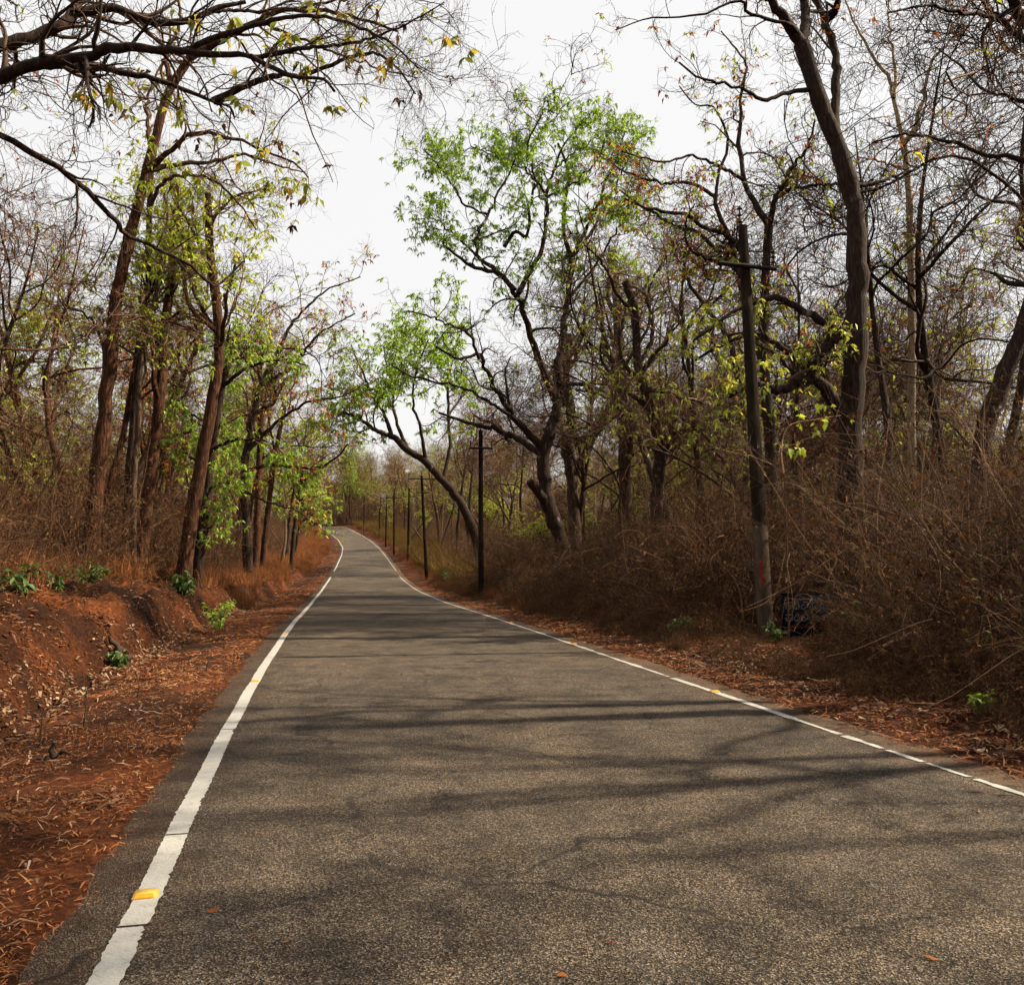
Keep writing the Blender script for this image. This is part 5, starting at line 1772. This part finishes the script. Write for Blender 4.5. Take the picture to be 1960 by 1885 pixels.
def small_things():
    pale = one_colour('dead_wood', (.30, .20, .13), .35, .85)
    dark = one_colour('charred_wood', (.03, .018, .012), .4, .9)
    def on(px, py, Y, lift=.02):
        p = at(px, py, Y)
        p[2] = ground_z(p[0], p[1]) + lift
        return p
    stick('fallen_branch', 'pale crooked dead branch caught low in the brown thicket', [at(1690, 1236, 11.2), at(1722, 1222, 11.1), at(1748, 1211, 11.0), at(1772, 1225, 11.1), at(1808, 1234, 11.3)], .022, .008, pale, 4, 401)
    stick('fallen_twig', 'hooked pale twig lying on the red verge', [on(248, 1344, 9.6), on(252, 1356, 9.5), on(280, 1359, 9.3), on(312, 1361, 9.2)], .009, .005, pale, 0, 402)
    stick('fallen_twig', 'short white stick standing askew near the charred stub', [on(52, 1438, 7.2, .0), on(58, 1425, 7.25, .10)], .008, .006, pale, 0, 403)
    T = Tree(404)
    b = on(100, 1428, 7.4, 0)
    T.limb([b - np.array([0, 0, .05]), b + np.array([-.01, 0, .07]), b + np.array([.02, 0, .15])], .026, .017, 7, 8, rough=.008, cap=True)
    T.limb([b + np.array([0, 0, .03]), b + np.array([.06, .02, .06]), b + np.array([.13, .03, .05])], .02, .012, 6, 8, rough=.008, cap=True)
    T.limb([b + np.array([0, 0, .0]), b + np.array([-.05, -.02, .02]), b + np.array([-.15, -.05, .01])], .02, .01, 6, 8, rough=.008, cap=True)
    o = obj('tree_stub', T.stem.mesh('tree_stub', dark, b), None, b)
    tag(o, 'charred forked stub sticking out of the red verge', 'stump')
    T = Tree(405)
    b = on(222, 1235, 14.5, .0)
    T.limb([b - np.array([0, 0, .2]), b + np.array([-.08, .05, .15]), b + np.array([-.16, .12, .38])], .11, .03, 8, 10, rough=.045, cap=True)
    T.limb([b + np.array([0, 0, 0]), b + np.array([.12, -.05, .06]), b + np.array([.2, -.1, -.1])], .08, .03, 7, 8, rough=.035, cap=True)
    o = obj('root_stump', T.stem.mesh('root_stump', dark, b), None, b)
    tag(o, 'black rotten root stump jutting from the face of the bank', 'stump')
    # upright dry stalks on the verge
    for i, (px, py, Y, h) in enumerate([(160, 1370, 8.7, .5), (395, 1275, 13, .35), (455, 1172, 26, .6), (470, 1168, 27, .5), (75, 1395, 8, .35), (420, 1200, 20, .7), (262, 1320, 10.6, .3)]):
        b = on(px, py, Y, 0)
        stick('dry_stalk', ['thin dark stalk upright beside the ditch leaves', 'short dark stalk on the verge near the white line', 'tall blackened stalk below the leafy bank saplings', 'blackened stalk next to the taller blackened one',
                            'stubby dark stalk near the charred stub', 'bent dark stalk growing from the bank foot', 'small dark stalk near the hooked pale twig'][i],
              [b - np.array([0, 0, .05]), b + np.array([.02, 0, h * .5]), b + np.array([.03 * (i % 3 - 1), .02, h])], .008, .004, dark, 3 if i in (2, 5) else 0, 410 + i)
    # green saplings
    def sapling(px, py, Y, h, n, label, mat, seed, L=.12):
        T = Tree(seed)
        b = on(px, py, Y, 0)
        K = 8
        limbs = []
        for k in range(n):
            a = T.r.uniform(0, 6.28)
            s = T.r.uniform(.15, .5) * h
            hh = h * .75 * T.r.uniform(.6, 1)
            limbs.append(T.limb([b - np.array([0, 0, .05]), b + np.array([s * .3 * math.cos(a), s * .3 * math.sin(a), hh * .5]), b + np.array([s * math.cos(a), s * math.sin(a), hh])], .008, .004, 5, K))
        P, R = stack(limbs)
        t, _ = T.kids(P, R, 5, .2, 1, (50, 15), h * .3, 5, .15, .05, .6, .5, 3, into=T.stem, rmin=.002)
        mb = T.foliage(t, 1.0, 6, L, L * .48, hang=.15)
        T.foliage(P, 1.0, 10, L, L * .48, hang=.15, mb=mb)
        e = empty('sapling', b)
        tag(e, label, 'plant', 'green saplings')
        obj('stem', T.stem.mesh('stem', M['twig'], b), e)
        obj('foliage', mb.mesh('foliage', M[mat], b), e)
    for i, a in enumerate([(25, 1130, 14, .8, 7, 'broad-leaved green sapling on the bank top at the picture edge', 'leaf_dark', .14),
                           (160, 1135, 20, .9, 6, 'leafy green sapling growing against the foot of the tall bowed tree', 'leaf_dark', .13),
                           (100, 1160, 16, .45, 5, 'small sapling on the bank between the edge sapling and the bowed tree', 'leaf_dark', .11),
                           (352, 1135, 23, .9, 8, 'bushy dark green sapling at the foot of the tilted red tree', 'leaf_dark', .15),
                           (415, 1180, 21, 1.0, 6, 'straggly green sapling on the bank foot past the tilted tree', 'leaf_green', .11),
                           (225, 1240, 14, .4, 5, 'tiny green sprout beside the black root stump', 'leaf_dark', .09),
                           (1484, 1232, 15.0, .42, 6, 'small green plant growing between the pole foot and the signboard', 'leaf_dark', .07),
                           (1650, 1190, 13.5, .9, 8, 'feathery green plant in the brush just past the signboard', 'leaf_dark', .08),
                           (1300, 1235, 16.5, .5, 7, 'low green plant in the brush before the signboard pole', 'leaf_dark', .09),
                           (1880, 1390, 8.6, .28, 4, 'tiny green sprig among dead leaves by the worn road line', 'leaf_green', .07),
                           (985, 1130, 36, .9, 9, 'rounded green plant at the foot of the second pole', 'leaf_dark', .14),
                           (860, 1090, 55, 1.1, 9, 'dark green bushlet in the grass between the second and third poles', 'leaf_dark', .18)]):
        sapling(a[0], a[1], a[2], a[3], a[4], a[5], a[6], 430 + i, a[7])
    # broad-leaved creeper draped over the thicket behind the near pole
    T = Tree(460)
    pts = [(1500, 850), (1520, 810), (1560, 800), (1600, 792), (1640, 800)]
    L1 = T.limb(px_line([(1500, 905), (1496, 860), (1510, 815), (1560, 803), (1610, 795)], 15.2, .8), .012, .006, 5, 16)
    L2 = T.limb(px_line([(1510, 815), (1500, 780), (1540, 775), (1590, 780), (1650, 815)], 15.3, .8), .01, .005, 5, 16)
    L3 = T.limb(px_line([(1496, 860), (1520, 850), (1580, 830), (1660, 835)], 15.3, .5), .01, .005, 5, 16)
    L4 = T.limb([np.array([at(1505, 1000, 15.4)[0], 15.4, ground_z(at(1505, 1000, 15.4)[0], 15.4) - .1]), at(1505, 1000, 15.4), at(1500, 905, 15.2)], .014, .012, 5, 16)
    P, R = stack([L1, L2, L3])
    t, _ = T.kids(P, R, 7, .1, 1, (60, 15), .3, 5, .2, -.1, .6, .5, 3, into=T.stem, rmin=.002)
    mb = T.foliage(t, 1.0, 3, .11, .085, hang=.4)
    b = L4[0][0]
    e = empty('creeper', b)
    tag(e, 'bright green heart-leaved creeper draped over the brush behind the near pole', 'plant')
    obj('stem', T.stem.mesh('stem', M['twig'], b), e)
    obj('foliage', mb.mesh('foliage', M['leaf_lime'], b), e)


studs()
small_things()
